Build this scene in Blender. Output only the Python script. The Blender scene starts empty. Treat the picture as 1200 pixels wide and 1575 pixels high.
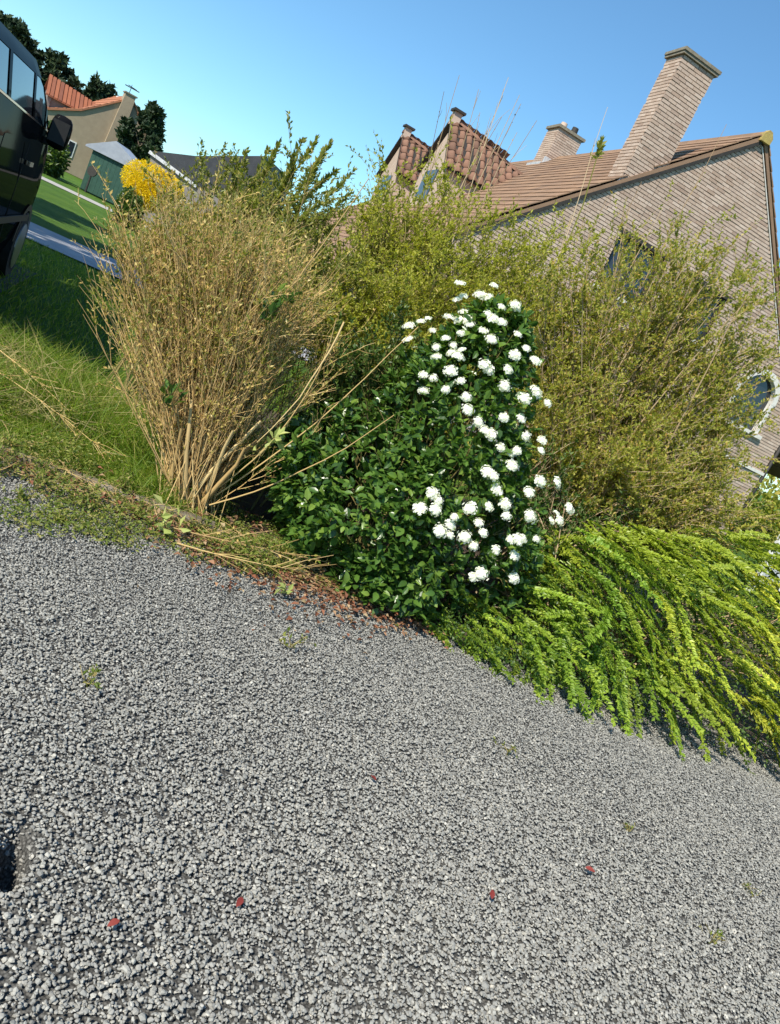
import bpy, math, numpy as np
from mathutils import Vector
rng = np.random.default_rng(7)
R = math.radians
scene = bpy.context.scene
col = scene.collection

# ------------------------------------------------------------------ camera, sky, sun, exposure
H = 1.45
cam_d = bpy.data.cameras.new('camera'); cam = bpy.data.objects.new('camera', cam_d); col.objects.link(cam)
cam_d.sensor_fit = 'VERTICAL'; cam_d.sensor_height = 36.0; cam_d.lens = 1200.0/1575.0*36.0
cam_d.clip_start = 0.05; cam_d.clip_end = 3000
from mathutils import Matrix
cam.matrix_world = Matrix.Translation((0, 0, H)) @ Matrix.Rotation(R(90-13.1), 4, 'X') @ Matrix.Rotation(R(26), 4, 'Z')
scene.camera = cam
SUN_AZ, SUN_EL = 30.0, 47.0            # azimuth the light travels towards (from +Y to +X), elevation
w = bpy.data.worlds.new('World'); scene.world = w; w.use_nodes = True
nt = w.node_tree; nt.nodes.clear()
sky = nt.nodes.new('ShaderNodeTexSky'); sky.sky_type = 'NISHITA'; sky.sun_disc = False
sky.sun_elevation = R(SUN_EL); sky.sun_rotation = R(SUN_AZ+180); sky.air_density = 1.0; sky.dust_density = 0.3; sky.ozone_density = 2.0
bg = nt.nodes.new('ShaderNodeBackground'); bg.inputs[1].default_value = 0.105
wo = nt.nodes.new('ShaderNodeOutputWorld')
wb = nt.nodes.new('ShaderNodeMix'); wb.data_type = 'RGBA'; wb.blend_type = 'MULTIPLY'; wb.inputs[0].default_value = 1.0; wb.inputs[7].default_value = (.72, 1.05, 1.16, 1)   # white balance of the sky
nt.links.new(sky.outputs[0], wb.inputs[6]); nt.links.new(wb.outputs[2], bg.inputs[0]); nt.links.new(bg.outputs[0], wo.inputs[0])
sl = bpy.data.lights.new('sun', 'SUN'); sl.energy = 4.6; sl.angle = R(0.5); sl.color = (1.0, 0.93, 0.80)
sun = bpy.data.objects.new('sun', sl); col.objects.link(sun)
ld = Vector((math.sin(R(SUN_AZ))*math.cos(R(SUN_EL)), math.cos(R(SUN_AZ))*math.cos(R(SUN_EL)), -math.sin(R(SUN_EL))))
sun.rotation_euler = ld.to_track_quat('-Z', 'Y').to_euler()
vs = scene.view_settings; vs.view_transform = 'Standard'; vs.look = 'None'; vs.exposure = 0.68; vs.gamma = 1.0; vs.use_curve_mapping = False
scene.cycles.use_denoising = True
scene.cycles.max_bounces = 4; scene.cycles.diffuse_bounces = 2; scene.cycles.glossy_bounces = 2; scene.cycles.transmission_bounces = 2

# ------------------------------------------------------------------ helpers
AX = R(22.5)
WV = np.array([math.cos(AX), math.sin(AX), 0.0]); DV = np.array([-math.sin(AX), math.cos(AX), 0.0])

def tag(o, label=None, cat=None, group=None, kind=None):
    if label: o['label'] = label
    if cat: o['category'] = cat
    if group: o['group'] = group
    if kind: o['kind'] = kind
    return o
def thing(name, label, cat, loc=(0, 0, 0), rz=0.0, group=None):
    o = bpy.data.objects.new(name, None); col.objects.link(o); o.empty_display_size = 0.1
    o.location = loc; o.rotation_euler = (0, 0, rz)
    return tag(o, label, cat, group)
def mk(name, V, F, mat, rnd=None, smooth=False):
    V = np.asarray(V, dtype=np.float32)
    me = bpy.data.meshes.new(name)
    if isinstance(F, np.ndarray):
        n, k = F.shape
        me.vertices.add(len(V)); me.vertices.foreach_set('co', V.ravel())
        me.loops.add(n*k); me.loops.foreach_set('vertex_index', F.astype(np.int32).ravel())
        me.polygons.add(n); me.polygons.foreach_set('loop_start', np.arange(0, n*k, k, dtype=np.int32))
        me.polygons.foreach_set('loop_total', np.full(n, k, dtype=np.int32))
        me.update(calc_edges=True); me.validate()
    else:
        me.from_pydata([tuple(map(float, v)) for v in V], [], [tuple(int(i) for i in f) for f in F]); me.update()
    if mat: me.materials.append(mat)
    if rnd is not None:
        a = me.attributes.new('rnd', 'FLOAT', 'FACE'); a.data.foreach_set('value', np.asarray(rnd, dtype=np.float32))
    me.polygons.foreach_set('use_smooth', np.full(len(me.polygons), smooth))
    return me
def obj(name, me, parent=None, loc=(0, 0, 0), rot=(0, 0, 0), kind=None, scale=None):
    o = bpy.data.objects.new(name, me); col.objects.link(o); o.location = loc; o.rotation_euler = rot
    if scale is not None: o.scale = scale
    if parent is not None: o.parent = parent
    if kind: o['kind'] = kind
    return o
BF = [(0, 3, 2, 1), (4, 5, 6, 7), (0, 1, 5, 4), (1, 2, 6, 5), (2, 3, 7, 6), (3, 0, 4, 7)]
class MB:
    def __init__(s): s.V = []; s.F = []; s.R = []
    def add(s, V, F, r=None):
        b = len(s.V); s.V += [tuple(v) for v in V]
        r = rng.random() if r is None else r
        for f in F: s.F.append(tuple(i+b for i in f)); s.R.append(r)
        return s
    def box(s, x0, x1, y0, y1, z0, z1, r=None):
        return s.add([(x0, y0, z0), (x1, y0, z0), (x1, y1, z0), (x0, y1, z0), (x0, y0, z1), (x1, y0, z1), (x1, y1, z1), (x0, y1, z1)], BF, r)
    def hexa(s, P, r=None): return s.add(P, BF, r)
    def prism(s, poly, ax, a0, a1, r=None):          # poly in the plane of the other two axes
        n = len(poly); V = []
        for a in (a0, a1):
            for (p, q) in poly: V.append({0: (a, p, q), 1: (p, a, q), 2: (p, q, a)}[ax])
        F = [tuple(range(n))[::-1], tuple(range(n, 2*n))] + [(i, (i+1) % n, n+(i+1) % n, n+i) for i in range(n)]
        return s.add(V, F, r)
    def bar(s, p, q, w, h=None, r=None):
        p = Vector(p); q = Vector(q); h = h or w; d = (q-p).normalized()
        u = d.cross(Vector((0, 0, 1))) if abs(d.z) < .95 else d.cross(Vector((0, 1, 0)))
        u.normalize(); v = u.cross(d); u = u*w/2; v = v*h/2
        return s.add([p-u-v, p+u-v, q+u-v, q-u-v, p-u+v, p+u+v, q+u+v, q-u+v], BF, r)
    def cyl(s, c, ax, r0, r1, L, n=20, r=None):       # along axis ax from c
        V = []
        for k, rr in ((0, r0), (L, r1)):
            for i in range(n):
                a = 2*math.pi*i/n; u, v = rr*math.cos(a), rr*math.sin(a)
                V.append({0: (c[0]+k, c[1]+u, c[2]+v), 1: (c[0]+u, c[1]+k, c[2]+v), 2: (c[0]+u, c[1]+v, c[2]+k)}[ax])
        F = [tuple(range(n))[::-1], tuple(range(n, 2*n))] + [(i, (i+1) % n, n+(i+1) % n, n+i) for i in range(n)]
        return s.add(V, F, r)
    def mesh(s, name, mat, smooth=False): return mk(name, s.V, s.F, mat, s.R, smooth)

# ------------------------------------------------------------------ materials
def newmat(name):
    m = bpy.data.materials.new(name); m.use_nodes = True; t = m.node_tree; t.nodes.clear()
    out = t.nodes.new('ShaderNodeOutputMaterial'); return m, t, out
def N(t, typ, **kw):
    n = t.nodes.new(typ)
    for k, v in kw.items():
        if k in n.bl_rna.properties: setattr(n, k, v)
        else: n.inputs[k].default_value = v
    return n
def ramp(t, fac, stops, interp='LINEAR'):
    r = t.nodes.new('ShaderNodeValToRGB'); r.color_ramp.interpolation = interp
    e = r.color_ramp.elements
    while len(e) < len(stops): e.new(0.5)
    for i, (p, c) in enumerate(stops): e[i].position = p; e[i].color = (*c, 1)
    t.links.new(fac, r.inputs[0]); return r.outputs[0]
def rndval(t, with_obj=True):
    a = t.nodes.new('ShaderNodeAttribute'); a.attribute_name = 'rnd'
    if not with_obj: return a.outputs['Fac']
    oi = t.nodes.new('ShaderNodeObjectInfo')
    m1 = N(t, 'ShaderNodeMath', operation='ADD'); m2 = N(t, 'ShaderNodeMath', operation='FRACT')
    t.links.new(a.outputs['Fac'], m1.inputs[0]); t.links.new(oi.outputs['Random'], m1.inputs[1]); t.links.new(m1.outputs[0], m2.inputs[0])
    return m2.outputs[0]
def mixrgb(t, typ, fac, a, b):
    m = t.nodes.new('ShaderNodeMix'); m.data_type = 'RGBA'; m.blend_type = typ
    if isinstance(fac, (int, float)): m.inputs[0].default_value = fac
    else: t.links.new(fac, m.inputs[0])
    for s, i in ((a, 6), (b, 7)):
        if isinstance(s, tuple): m.inputs[i].default_value = (*s, 1)
        else: t.links.new(s, m.inputs[i])
    return m.outputs[2]
def noise(t, scale, detail=4, rough=.6, coord='Object'):
    tc = t.nodes.new('ShaderNodeTexCoord'); n = N(t, 'ShaderNodeTexNoise', Scale=scale, Detail=detail, Roughness=rough)
    t.links.new(tc.outputs[coord], n.inputs['Vector']); return n.outputs['Fac']
def plain(name, stops, scale=8, rough=.8, bump=0.0, bscale=60, spec=.4, metal=0, coat=0, coord='Object', vary=False):
    m, t, out = newmat(name)
    f = noise(t, scale, coord=coord)
    if not isinstance(stops[0][1], tuple): stops = [(.3, stops[0]), (.7, stops[1])]
    c = ramp(t, f, stops)
    if vary:
        v = rndval(t); g = ramp(t, v, [(0, (.72, .72, .72)), (1, (1.25, 1.25, 1.25))]); c = mixrgb(t, 'MULTIPLY', 1.0, c, g)
    p = N(t, 'ShaderNodeBsdfPrincipled', Roughness=rough, Metallic=metal)
    p.inputs['Specular IOR Level'].default_value = spec; p.inputs['Coat Weight'].default_value = coat; p.inputs['Coat Roughness'].default_value = .04
    t.links.new(c, p.inputs['Base Color'])
    if bump:
        b = N(t, 'ShaderNodeBump', Strength=bump, Distance=.01); t.links.new(noise(t, bscale, 6, coord=coord), b.inputs['Height']); t.links.new(b.outputs[0], p.inputs['Normal'])
    t.links.new(p.outputs[0], out.inputs[0]); return m
def leafmat(name, stops, transl=.3, rough=.5, spec=.35, objc=False, tint=1.0):
    m, t, out = newmat(name)
    c = ramp(t, rndval(t), stops)
    if objc:
        oi = t.nodes.new('ShaderNodeObjectInfo'); c = mixrgb(t, 'MULTIPLY', 1.0, c, oi.outputs['Color'])
    p = N(t, 'ShaderNodeBsdfPrincipled', Roughness=rough); p.inputs['Specular IOR Level'].default_value = spec
    t.links.new(c, p.inputs['Base Color'])
    tr = t.nodes.new('ShaderNodeBsdfTranslucent'); t.links.new(mixrgb(t, 'MULTIPLY', 1.0, c, (1.5, 1.6, .7)), tr.inputs[0])
    mx = t.nodes.new('ShaderNodeMixShader'); mx.inputs[0].default_value = transl
    t.links.new(p.outputs[0], mx.inputs[1]); t.links.new(tr.outputs[0], mx.inputs[2]); t.links.new(mx.outputs[0], out.inputs[0]); return m
def brickmat(name, stops, dirt=.5):
    m, t, out = newmat(name)
    c = ramp(t, rndval(t), stops)
    c = mixrgb(t, 'MULTIPLY', dirt, c, ramp(t, noise(t, 2.2, 5), [(.3, (.78, .74, .71)), (.65, (1.1, 1.08, 1.05))]))
    c = mixrgb(t, 'MULTIPLY', .6, c, ramp(t, noise(t, 90, 3), [(.3, (.75, .75, .75)), (.7, (1.15, 1.15, 1.15))]))
    p = N(t, 'ShaderNodeBsdfPrincipled', Roughness=.9); p.inputs['Specular IOR Level'].default_value = .2
    t.links.new(c, p.inputs['Base Color'])
    b = N(t, 'ShaderNodeBump', Strength=.5, Distance=.006); t.links.new(noise(t, 120, 4), b.inputs['Height']); t.links.new(b.outputs[0], p.inputs['Normal'])
    t.links.new(p.outputs[0], out.inputs[0]); return m

M = {}
M['brick'] = brickmat('brick', [(0, (.41, .30, .235)), (.25, (.52, .405, .33)), (.55, (.45, .345, .28)), (.8, (.57, .455, .38)), (1, (.36, .26, .205))])
M['mortar'] = plain('mortar', [(.23, .175, .14), (.31, .24, .195)], 6, .95)
M['tile'] = brickmat('roof_tile', [(0, (.24, .15, .10)), (.3, (.29, .185, .12)), (.6, (.22, .145, .10)), (.85, (.32, .205, .13)), (1, (.19, .13, .095))], .5)
M['pantile'] = brickmat('pantile', [(0, (.20, .115, .08)), (.5, (.27, .155, .11)), (1, (.16, .095, .07))], .6)
M['tile_red'] = brickmat('tile_red', [(0, (.36, .15, .085)), (.5, (.42, .18, .10)), (1, (.30, .125, .075))], .4)
M['tile_old'] = brickmat('tile_old', [(0, (.24, .085, .05)), (.5, (.30, .11, .06)), (1, (.19, .075, .05))], .4)
M['lead'] = plain('lead', [(.35, .36, .38), (.6, .6, .6)], 12, .6, metal=.2)
M['dark_trim'] = plain('dark_trim', [(.02, .018, .016), (.04, .035, .03)], 12, .7)
M['coping'] = plain('coping', [(.14, .12, .09), (.26, .23, .17)], 14, .9, .4)
M['lichen'] = plain('lichen', [(.30, .22, .08), (.42, .33, .10)], 20, .95, .5)
M['white'] = plain('white_paint', [(.62, .60, .57), (.75, .73, .70)], 6, .55)
M['stone_white'] = plain('stone_white', [(.55, .52, .48), (.70, .67, .62)], 9, .8, .3)
M['glass'] = plain('window_glass', [(.012, .015, .02), (.02, .025, .035)], 3, .05, spec=.9)
M['blue_glass'] = plain('blue_glass', [(.03, .04, .06), (.06, .075, .10)], 3, .2, spec=.3)
M['bark'] = plain('bark', [(.10, .075, .05), (.17, .13, .09)], 30, .95, .6, 90)
M['twig_tan'] = leafmat('tan_stem', [(0, (.38, .25, .10)), (.35, (.56, .39, .165)), (.7, (.32, .20, .08)), (1, (.64, .48, .23))], .03, .75, .2)
M['twig_brown'] = leafmat('brown_twig', [(0, (.27, .19, .11)), (.5, (.39, .285, .17)), (1, (.52, .40, .25))], .0, .85, .15)
M['twig_green'] = leafmat('green_twig', [(0, (.12, .11, .04)), (.5, (.20, .16, .06)), (1, (.28, .23, .09))], .0, .8, .15)
M['leaf_tan'] = leafmat('dry_leaf', [(0, (.44, .29, .09)), (.28, (.58, .43, .15)), (.48, (.32, .285, .055)), (.72, (.20, .235, .04)), (.86, (.52, .41, .15)), (1, (.66, .54, .27))], .32, .6, .3)
M['leaf_privet'] = leafmat('privet_leaf', [(0, (.13, .165, .03)), (.4, (.20, .225, .042)), (.75, (.28, .275, .06)), (1, (.36, .32, .09))], .42, .45, .4)
M['leaf_lime'] = leafmat('lime_leaf', [(0, (.24, .26, .028)), (.35, (.38, .38, .045)), (.7, (.29, .30, .045)), (.9, (.48, .46, .085)), (1, (.45, .37, .12))], .42, .5, .3)
M['leaf_olive'] = leafmat('olive_leaf', [(0, (.19, .22, .028)), (.3, (.34, .345, .055)), (.55, (.26, .29, .042)), (.78, (.42, .38, .08)), (.92, (.42, .27, .07)), (1, (.54, .47, .16))], .42, .5, .3)
M['leaf_vib'] = leafmat('glossy_leaf', [(0, (.032, .075, .013)), (.45, (.055, .12, .02)), (.8, (.10, .185, .03)), (1, (.18, .27, .045))], .30, .30, .5)
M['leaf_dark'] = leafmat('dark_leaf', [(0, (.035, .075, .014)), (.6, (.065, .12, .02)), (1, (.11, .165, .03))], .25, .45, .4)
M['leaf_ground'] = leafmat('spray_leaf', [(0, (.17, .24, .026)), (.4, (.26, .34, .036)), (.8, (.36, .42, .05)), (1, (.46, .50, .07))], .40, .42, .4, objc=True)
M['leaf_pale'] = leafmat('pale_leaf', [(0, (.30, .36, .10)), (.6, (.40, .44, .14)), (1, (.50, .50, .20))], .35, .5, .3)
M['leaf_weed'] = leafmat('weed_leaf', [(0, (.08, .125, .02)), (.45, (.15, .195, .03)), (.8, (.25, .265, .055)), (1, (.33, .27, .11))], .35, .5, .3)
M['litter'] = leafmat('leaf_litter', [(0, (.12, .05, .028)), (.35, (.22, .085, .045)), (.6, (.20, .13, .07)), (.85, (.30, .16, .09)), (1, (.36, .28, .16))], .1, .7, .2)
M['red_leaf'] = leafmat('red_leaf', [(0, (.16, .025, .022)), (1, (.24, .05, .04))], .15, .6, .2)
M['grass'] = leafmat('grass_blade', [(0, (.08, .145, .014)), (.5, (.15, .235, .024)), (.82, (.24, .31, .04)), (1, (.42, .37, .13))], .45, .5, .3)
M['grass_dry'] = leafmat('dry_grass', [(0, (.34, .27, .12)), (.5, (.42, .34, .17)), (1, (.22, .20, .06))], .2, .7, .2)
M['yellow'] = leafmat('yellow_blossom', [(0, (.62, .42, .008)), (.5, (.75, .54, .012)), (1, (.80, .62, .03))], .3, .6, .2)
M['needle'] = leafmat('pine_needle', [(0, (.012, .025, .012)), (.6, (.022, .042, .018)), (1, (.045, .065, .025))], .1, .6, .2)
M['petal'] = leafmat('white_petal', [(0, (.78, .77, .68)), (.5, (.84, .84, .80)), (1, (.86, .86, .84))], .25, .6, .2)
M['green_wood'] = plain('green_wood', [(.018, .06, .045), (.03, .085, .06)], 5, .6)
M['kerbstone'] = plain('kerbstone', [(.09, .075, .05), (.22, .185, .14)], 9, .95, .6, 80)
M['grey_wall'] = plain('grey_wall', [(.15, .135, .125), (.21, .19, .175)], 2, .9)
M['beige_wall'] = brickmat('beige_wall', [(0, (.30, .24, .17)), (1, (.36, .29, .21))], .5)
M['slate'] = plain('slate', [(.018, .02, .026), (.035, .037, .045)], 3, .55)
M['light_roof'] = plain('light_roof', [(.26, .28, .33), (.34, .36, .41)], 3, .4)
# ------------------------------------------------------------------ vegetation primitives
def unit(a): return a/np.maximum(np.linalg.norm(a, axis=-1, keepdims=True), 1e-9)
def rdir(n): return unit(rng.normal(size=(n, 3)))
def leaf_arrays(P, D, Nn, L, asp=.5, fold=.18, curl=.0):
    n = len(P); L = np.broadcast_to(np.asarray(L, float), (n,))[:, None]
    S = unit(np.cross(D, Nn)); Nn = unit(np.cross(S, D))
    w = L*asp*.5
    mid = P + D*L*.45
    V = np.stack([P, mid+S*w+Nn*w*fold*2, P+D*L-Nn*L*curl, mid-S*w+Nn*w*fold*2], 1).reshape(-1, 3)
    b = np.arange(n)[:, None]*4
    F = np.concatenate([b+np.array([[0, 1, 2]]), b+np.array([[0, 2, 3]])], 1).reshape(-1, 3)
    return V, F, np.repeat(rng.random(n), 2)
def cat(parts):
    V = []; F = []; Rr = []; o = 0
    for v, f, r in parts: V.append(v); F.append(f+o); Rr.append(r); o += len(v)
    return np.concatenate(V), np.concatenate(F), np.concatenate(Rr)
def tubes(P, r0, r1, sides=3):
    """P (n,m,3) polylines, tapered radius r0..r1 -> triangles"""
    n, m, _ = P.shape
    r0 = np.broadcast_to(np.asarray(r0, float), (n,)); r1 = np.broadcast_to(np.asarray(r1, float), (n,))
    T = unit(P[:, -1]-P[:, 0]); A = unit(np.cross(T, np.array([.31, .87, .37]))); B = np.cross(T, A)
    rad = r0[:, None]+(r1-r0)[:, None]*np.linspace(0, 1, m)[None]
    ang = np.arange(sides)*2*math.pi/sides
    off = A[:, None, :]*np.cos(ang)[None, :, None]+B[:, None, :]*np.sin(ang)[None, :, None]      # n,sides,3
    V = P[:, :, None, :]+off[:, None, :, :]*rad[:, :, None, None]
    V = V.reshape(-1, 3)
    i = np.arange(m-1)[:, None]*sides; k = np.arange(sides)[None]; k2 = (k+1) % sides
    a = (i+k).ravel(); b = (i+k2).ravel(); c = (i+sides+k2).ravel(); d = (i+sides+k).ravel()
    f = np.stack([a, b, c, a, c, d], 1).reshape(-1, 3)
    F = (f[None]+(np.arange(n)*m*sides)[:, None, None]).reshape(-1, 3)
    return V, F, np.repeat(rng.random(n), len(f))
def bez(p0, p1, p2, m):
    t = np.linspace(0, 1, m)[None, :, None]
    return (1-t)**2*p0[:, None]+2*t*(1-t)*p1[:, None]+t**2*p2[:, None]
def sample(P, n, t0=0., t1=1., power=1.0, idx=None):
    m = P.shape[1]; i = rng.integers(0, len(P), n) if idx is None else idx
    u = (t0+(t1-t0)*rng.random(n)**power)*(m-1-1e-6); k = np.floor(u).astype(int); f = (u-k)[:, None]
    a = P[i, k]; b = P[i, k+1]
    return a+(b-a)*f, unit(b-a), i
def wiggle(P, amp):
    n, m, _ = P.shape
    W_ = np.cumsum(rng.normal(size=(n, m, 3)), 1)*amp; W_ -= W_[:, :1]
    return P+W_*np.linspace(0, 1, m)[None, :, None]
def stems_to(base, tips, m=8, br=.1, rise=.6, out=.35, wig=.006):
    n = len(tips); base = np.asarray(base, float)
    b = base+np.concatenate([rng.normal(size=(n, 2))*br, np.zeros((n, 1))], 1)
    d = tips-b; c = b+d*np.array([out, out, rise])+rng.normal(size=(n, 3))*.04
    return wiggle(bez(b, c, tips, m), wig)
def twigs_on(P, n, L, t0=.3, t1=1., spread=.8, m=4, up=.1, power=.8, wig=.004):
    p, T, i = sample(P, n, t0, t1, power)
    d = unit(T+rdir(n)*spread+np.array([0, 0, up])); Ls = (L[0]+(L[1]-L[0])*rng.random(n))[:, None]
    c = p+d*Ls*.5+rdir(n)*Ls*.06; e = p+d*Ls+np.array([0, 0, -.05])*Ls
    return wiggle(bez(p, c, e, m), wig)
def leaves_on(P, n, size, asp=.5, t0=0., t1=1., spread=.8, up=.3, nup=.6, fold=.18, curl=.05, jit=0.):
    p, T, i = sample(P, n, t0, t1)
    if jit: p = p+rng.normal(size=p.shape)*jit
    D = unit(T*.6+rdir(n)*spread+np.array([0, 0, up])); Nn = unit(rdir(n)+np.array([0, 0, nup])+1e-3)
    return leaf_arrays(p, D, Nn, size[0]+(size[1]-size[0])*rng.random(n), asp, fold, curl)
def ell_tips(ells, n, shell=.35):
    """points in the union of ellipsoids (cx,cy,cz,rx,ry,rz), biased to the upper shell"""
    w_ = np.array([e[3]*e[5] for e in ells]); k = rng.choice(len(ells), n, p=w_/w_.sum()); E_ = np.array(ells)[k]
    d = rdir(n); d[:, 2] = np.abs(d[:, 2])*1.0-.25*rng.random(n); d = unit(d)
    r = (1-shell*rng.random(n)**1.5)[:, None]
    return E_[:, :3]+d*E_[:, 3:]*r
def build(parent, base, name, parts, mat, kind='stuff', smooth=False):
    V, F, Rr = cat(parts); return obj(name, mk(name, V-np.asarray(base), F, mat, Rr, smooth), parent, kind=kind)

# ------------------------------------------------------------------ ground
def kerb_y(x): return 4.06+.23*x
SHADOW_PIT = (-.425, 1.49, .032, .085, R(112))  # made-up hollow in the gravel, standing in for a dark cast shadow
def shadow_pit_fac(x, y):
    c, s = math.cos(SHADOW_PIT[4]), math.sin(SHADOW_PIT[4]); dx, dy = x-SHADOW_PIT[0], y-SHADOW_PIT[1]
    u = dx*c+dy*s; v = -dx*s+dy*c
    return np.exp(-((u/SHADOW_PIT[3])**2+(v/SHADOW_PIT[2])**2)**1.5)
def gz(x, y):
    x = np.asarray(x, float); y = np.asarray(y, float)
    return .012*np.sin(1.7*x+.6)*np.sin(1.3*y+1)+.006*np.sin(5.1*x+2*y)+.004*np.sin(9*y-4*x)-.125*shadow_pit_fac(x, y)
def lawn_mat():
    m, t, out = newmat('lawn')
    c = ramp(t, noise(t, .6, 6, .7), [(.3, (.05, .105, .014)), (.5, (.075, .15, .02)), (.7, (.115, .19, .028))])
    c = mixrgb(t, 'MULTIPLY', .8, c, ramp(t, noise(t, 14, 6, .8), [(.3, (.55, .55, .5)), (.7, (1.35, 1.35, 1.2))]))
    p = N(t, 'ShaderNodeBsdfPrincipled', Roughness=.9); p.inputs['Specular IOR Level'].default_value = .15
    t.links.new(c, p.inputs['Base Color'])
    b = N(t, 'ShaderNodeBump', Strength=1., Distance=.05); t.links.new(noise(t, 40, 6, .8), b.inputs['Height']); t.links.new(b.outputs[0], p.inputs['Normal'])
    t.links.new(p.outputs[0], out.inputs[0]); return m
S = 900
soil = plain('soil', [(.045, .03, .02), (.10, .07, .045)], 10, .95, .8, 40)
tag(obj('ground', mk('ground', [(-S, -S, -.16), (S, -S, -.16), (S, S, -.16), (-S, S, -.16)], [(0, 1, 2, 3)], soil)), kind='structure')
def sheet(name, poly, z, mat):
    return tag(obj(name, mk(name, [(*p, z) for p in poly], [tuple(range(len(poly)))], mat)), kind='structure')
sheet('lawn', [(-S, kerb_y(-9)), (-9, kerb_y(-9)), (9, kerb_y(9)), (S, kerb_y(9)), (S, S), (-S, S)], -.03, lawn_mat())
sheet('planting_bed', [(-2.0, kerb_y(-2.0)), (7, kerb_y(7)), (9, 9.6), (-2.6, 8.0)], -.012, soil)
# gravel bed, gently uneven
gm, t, out = newmat('gravel_base')
vz = N(t, 'ShaderNodeTexVoronoi', Scale=150); tc = t.nodes.new('ShaderNodeTexCoord'); t.links.new(tc.outputs['Object'], vz.inputs['Vector'])
c = ramp(t, vz.outputs['Color'], [(0, (.05, .05, .047)), (1, (.16, .156, .145))])
c = mixrgb(t, 'MULTIPLY', 1., c, ramp(t, vz.outputs['Distance'], [(.2, (1, 1, 1)), (.8, (.15, .15, .15))]))
p = N(t, 'ShaderNodeBsdfPrincipled', Roughness=.9); t.links.new(c, p.inputs['Base Color']); t.links.new(p.outputs[0], out.inputs[0])
gx = np.unique(np.concatenate([np.linspace(-7, 7, 150), np.linspace(-.75, -.1, 60)])); u = np.unique(np.concatenate([np.linspace(0, 1, 105), np.linspace(.535, .635, 60)])); nx, ny = len(gx), len(u)
X = np.repeat(gx[None], ny, 0); Y = -2+(kerb_y(X)-.03+.5*np.clip(X-.9, 0, 1)+2)*u[:, None]
V = np.stack([X, Y, gz(X, Y)-.014], 2).reshape(-1, 3)
i = np.arange(ny-1)[:, None]*nx+np.arange(nx-1)[None]; F = np.stack([i, i+1, i+nx+1, i+nx], 2).reshape(-1, 4)
tag(obj('driveway', mk('driveway', V, F, gm, smooth=True)), kind='structure')
# gravel stones: one mass of real stones, instanced on points
def stone_mat():
    m, t, out = newmat('gravel_stone')
    oi = t.nodes.new('ShaderNodeObjectInfo')
    c = ramp(t, oi.outputs['Random'], [(0, (.175, .174, .165)), (.3, (.275, .271, .253)), (.55, (.24, .237, .222)), (.8, (.31, .304, .281)), (.95, (.35, .341, .31)), (1, (.46, .443, .40))])
    c = mixrgb(t, 'MULTIPLY', .7, c, ramp(t, noise(t, 120, 4), [(.3, (.78, .77, .75)), (.7, (1.16, 1.14, 1.08))]))
    p = N(t, 'ShaderNodeBsdfPrincipled', Roughness=.75); p.inputs['Specular IOR Level'].default_value = .4
    t.links.new(c, p.inputs['Base Color']); t.links.new(p.outputs[0], out.inputs[0]); return m
M['stone'] = stone_mat()
def stone_group():
    g = bpy.data.node_groups.new('scatter_stones', 'GeometryNodeTree')
    g.interface.new_socket('Geometry', in_out='INPUT', socket_type='NodeSocketGeometry'); g.interface.new_socket('Geometry', in_out='OUTPUT', socket_type='NodeSocketGeometry')
    gi = g.nodes.new('NodeGroupInput'); go = g.nodes.new('NodeGroupOutput'); L = g.links.new
    g2i = g.nodes.new('GeometryNodeGeometryToInstance')
    for k in range(7):
        ico = N(g, 'GeometryNodeMeshIcoSphere', Radius=1.0, Subdivisions=1 if k % 3 else 2)
        sp = g.nodes.new('GeometryNodeSetPosition'); pos = g.nodes.new('GeometryNodeInputPosition')
        vo = N(g, 'ShaderNodeTexVoronoi', voronoi_dimensions='4D', W=3.7*k+.4, Scale=.75); vo.feature = 'F1'
        sb = N(g, 'ShaderNodeVectorMath', operation='SUBTRACT'); sc = N(g, 'ShaderNodeVectorMath', operation='SCALE')
        # pull every vertex towards its voronoi cell centre: facets and corners
        L(pos.outputs[0], vo.inputs['Vector']); L(vo.outputs['Position'], sb.inputs[0]); L(pos.outputs[0], sb.inputs[1]); L(sb.outputs[0], sc.inputs[0]); sc.inputs['Scale'].default_value = .38
        L(ico.outputs[0], sp.inputs[0]); L(sc.outputs[0], sp.inputs['Offset'])
        tf = g.nodes.new('GeometryNodeTransform'); L(sp.outputs[0], tf.inputs[0]); tf.inputs['Scale'].default_value = (1.0, .58+.06*k, .40+.04*((k*3) % 7))
        ss = g.nodes.new('GeometryNodeSetShadeSmooth'); ss.inputs['Shade Smooth'].default_value = False; L(tf.outputs[0], ss.inputs[0])
        sm = g.nodes.new('GeometryNodeSetMaterial'); sm.inputs['Material'].default_value = M['stone']; L(ss.outputs[0], sm.inputs[0]); L(sm.outputs[0], g2i.inputs[0])
    iop = g.nodes.new('GeometryNodeInstanceOnPoints'); iop.inputs['Pick Instance'].default_value = True
    ri = N(g, 'FunctionNodeRandomValue', data_type='INT'); ri.inputs[4].default_value = 0; ri.inputs[5].default_value = 6
    rr = N(g, 'FunctionNodeRandomValue', data_type='FLOAT_VECTOR'); rr.inputs[0].default_value = (-.5, -.5, 0); rr.inputs[1].default_value = (.5, .5, 6.283)
    at = N(g, 'GeometryNodeInputNamedAttribute', data_type='FLOAT'); at.inputs[0].default_value = 'size'
    L(gi.outputs[0], iop.inputs['Points']); L(g2i.outputs[0], iop.inputs['Instance']); L(ri.outputs[2], iop.inputs['Instance Index']); L(rr.outputs[0], iop.inputs['Rotation']); L(at.outputs[0], iop.inputs['Scale'])
    L(iop.outputs[0], go.inputs[0]); return g
n = 660000
x = rng.uniform(-3.4, 4.6, n); y = rng.uniform(.45, 5.0, n)
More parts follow.
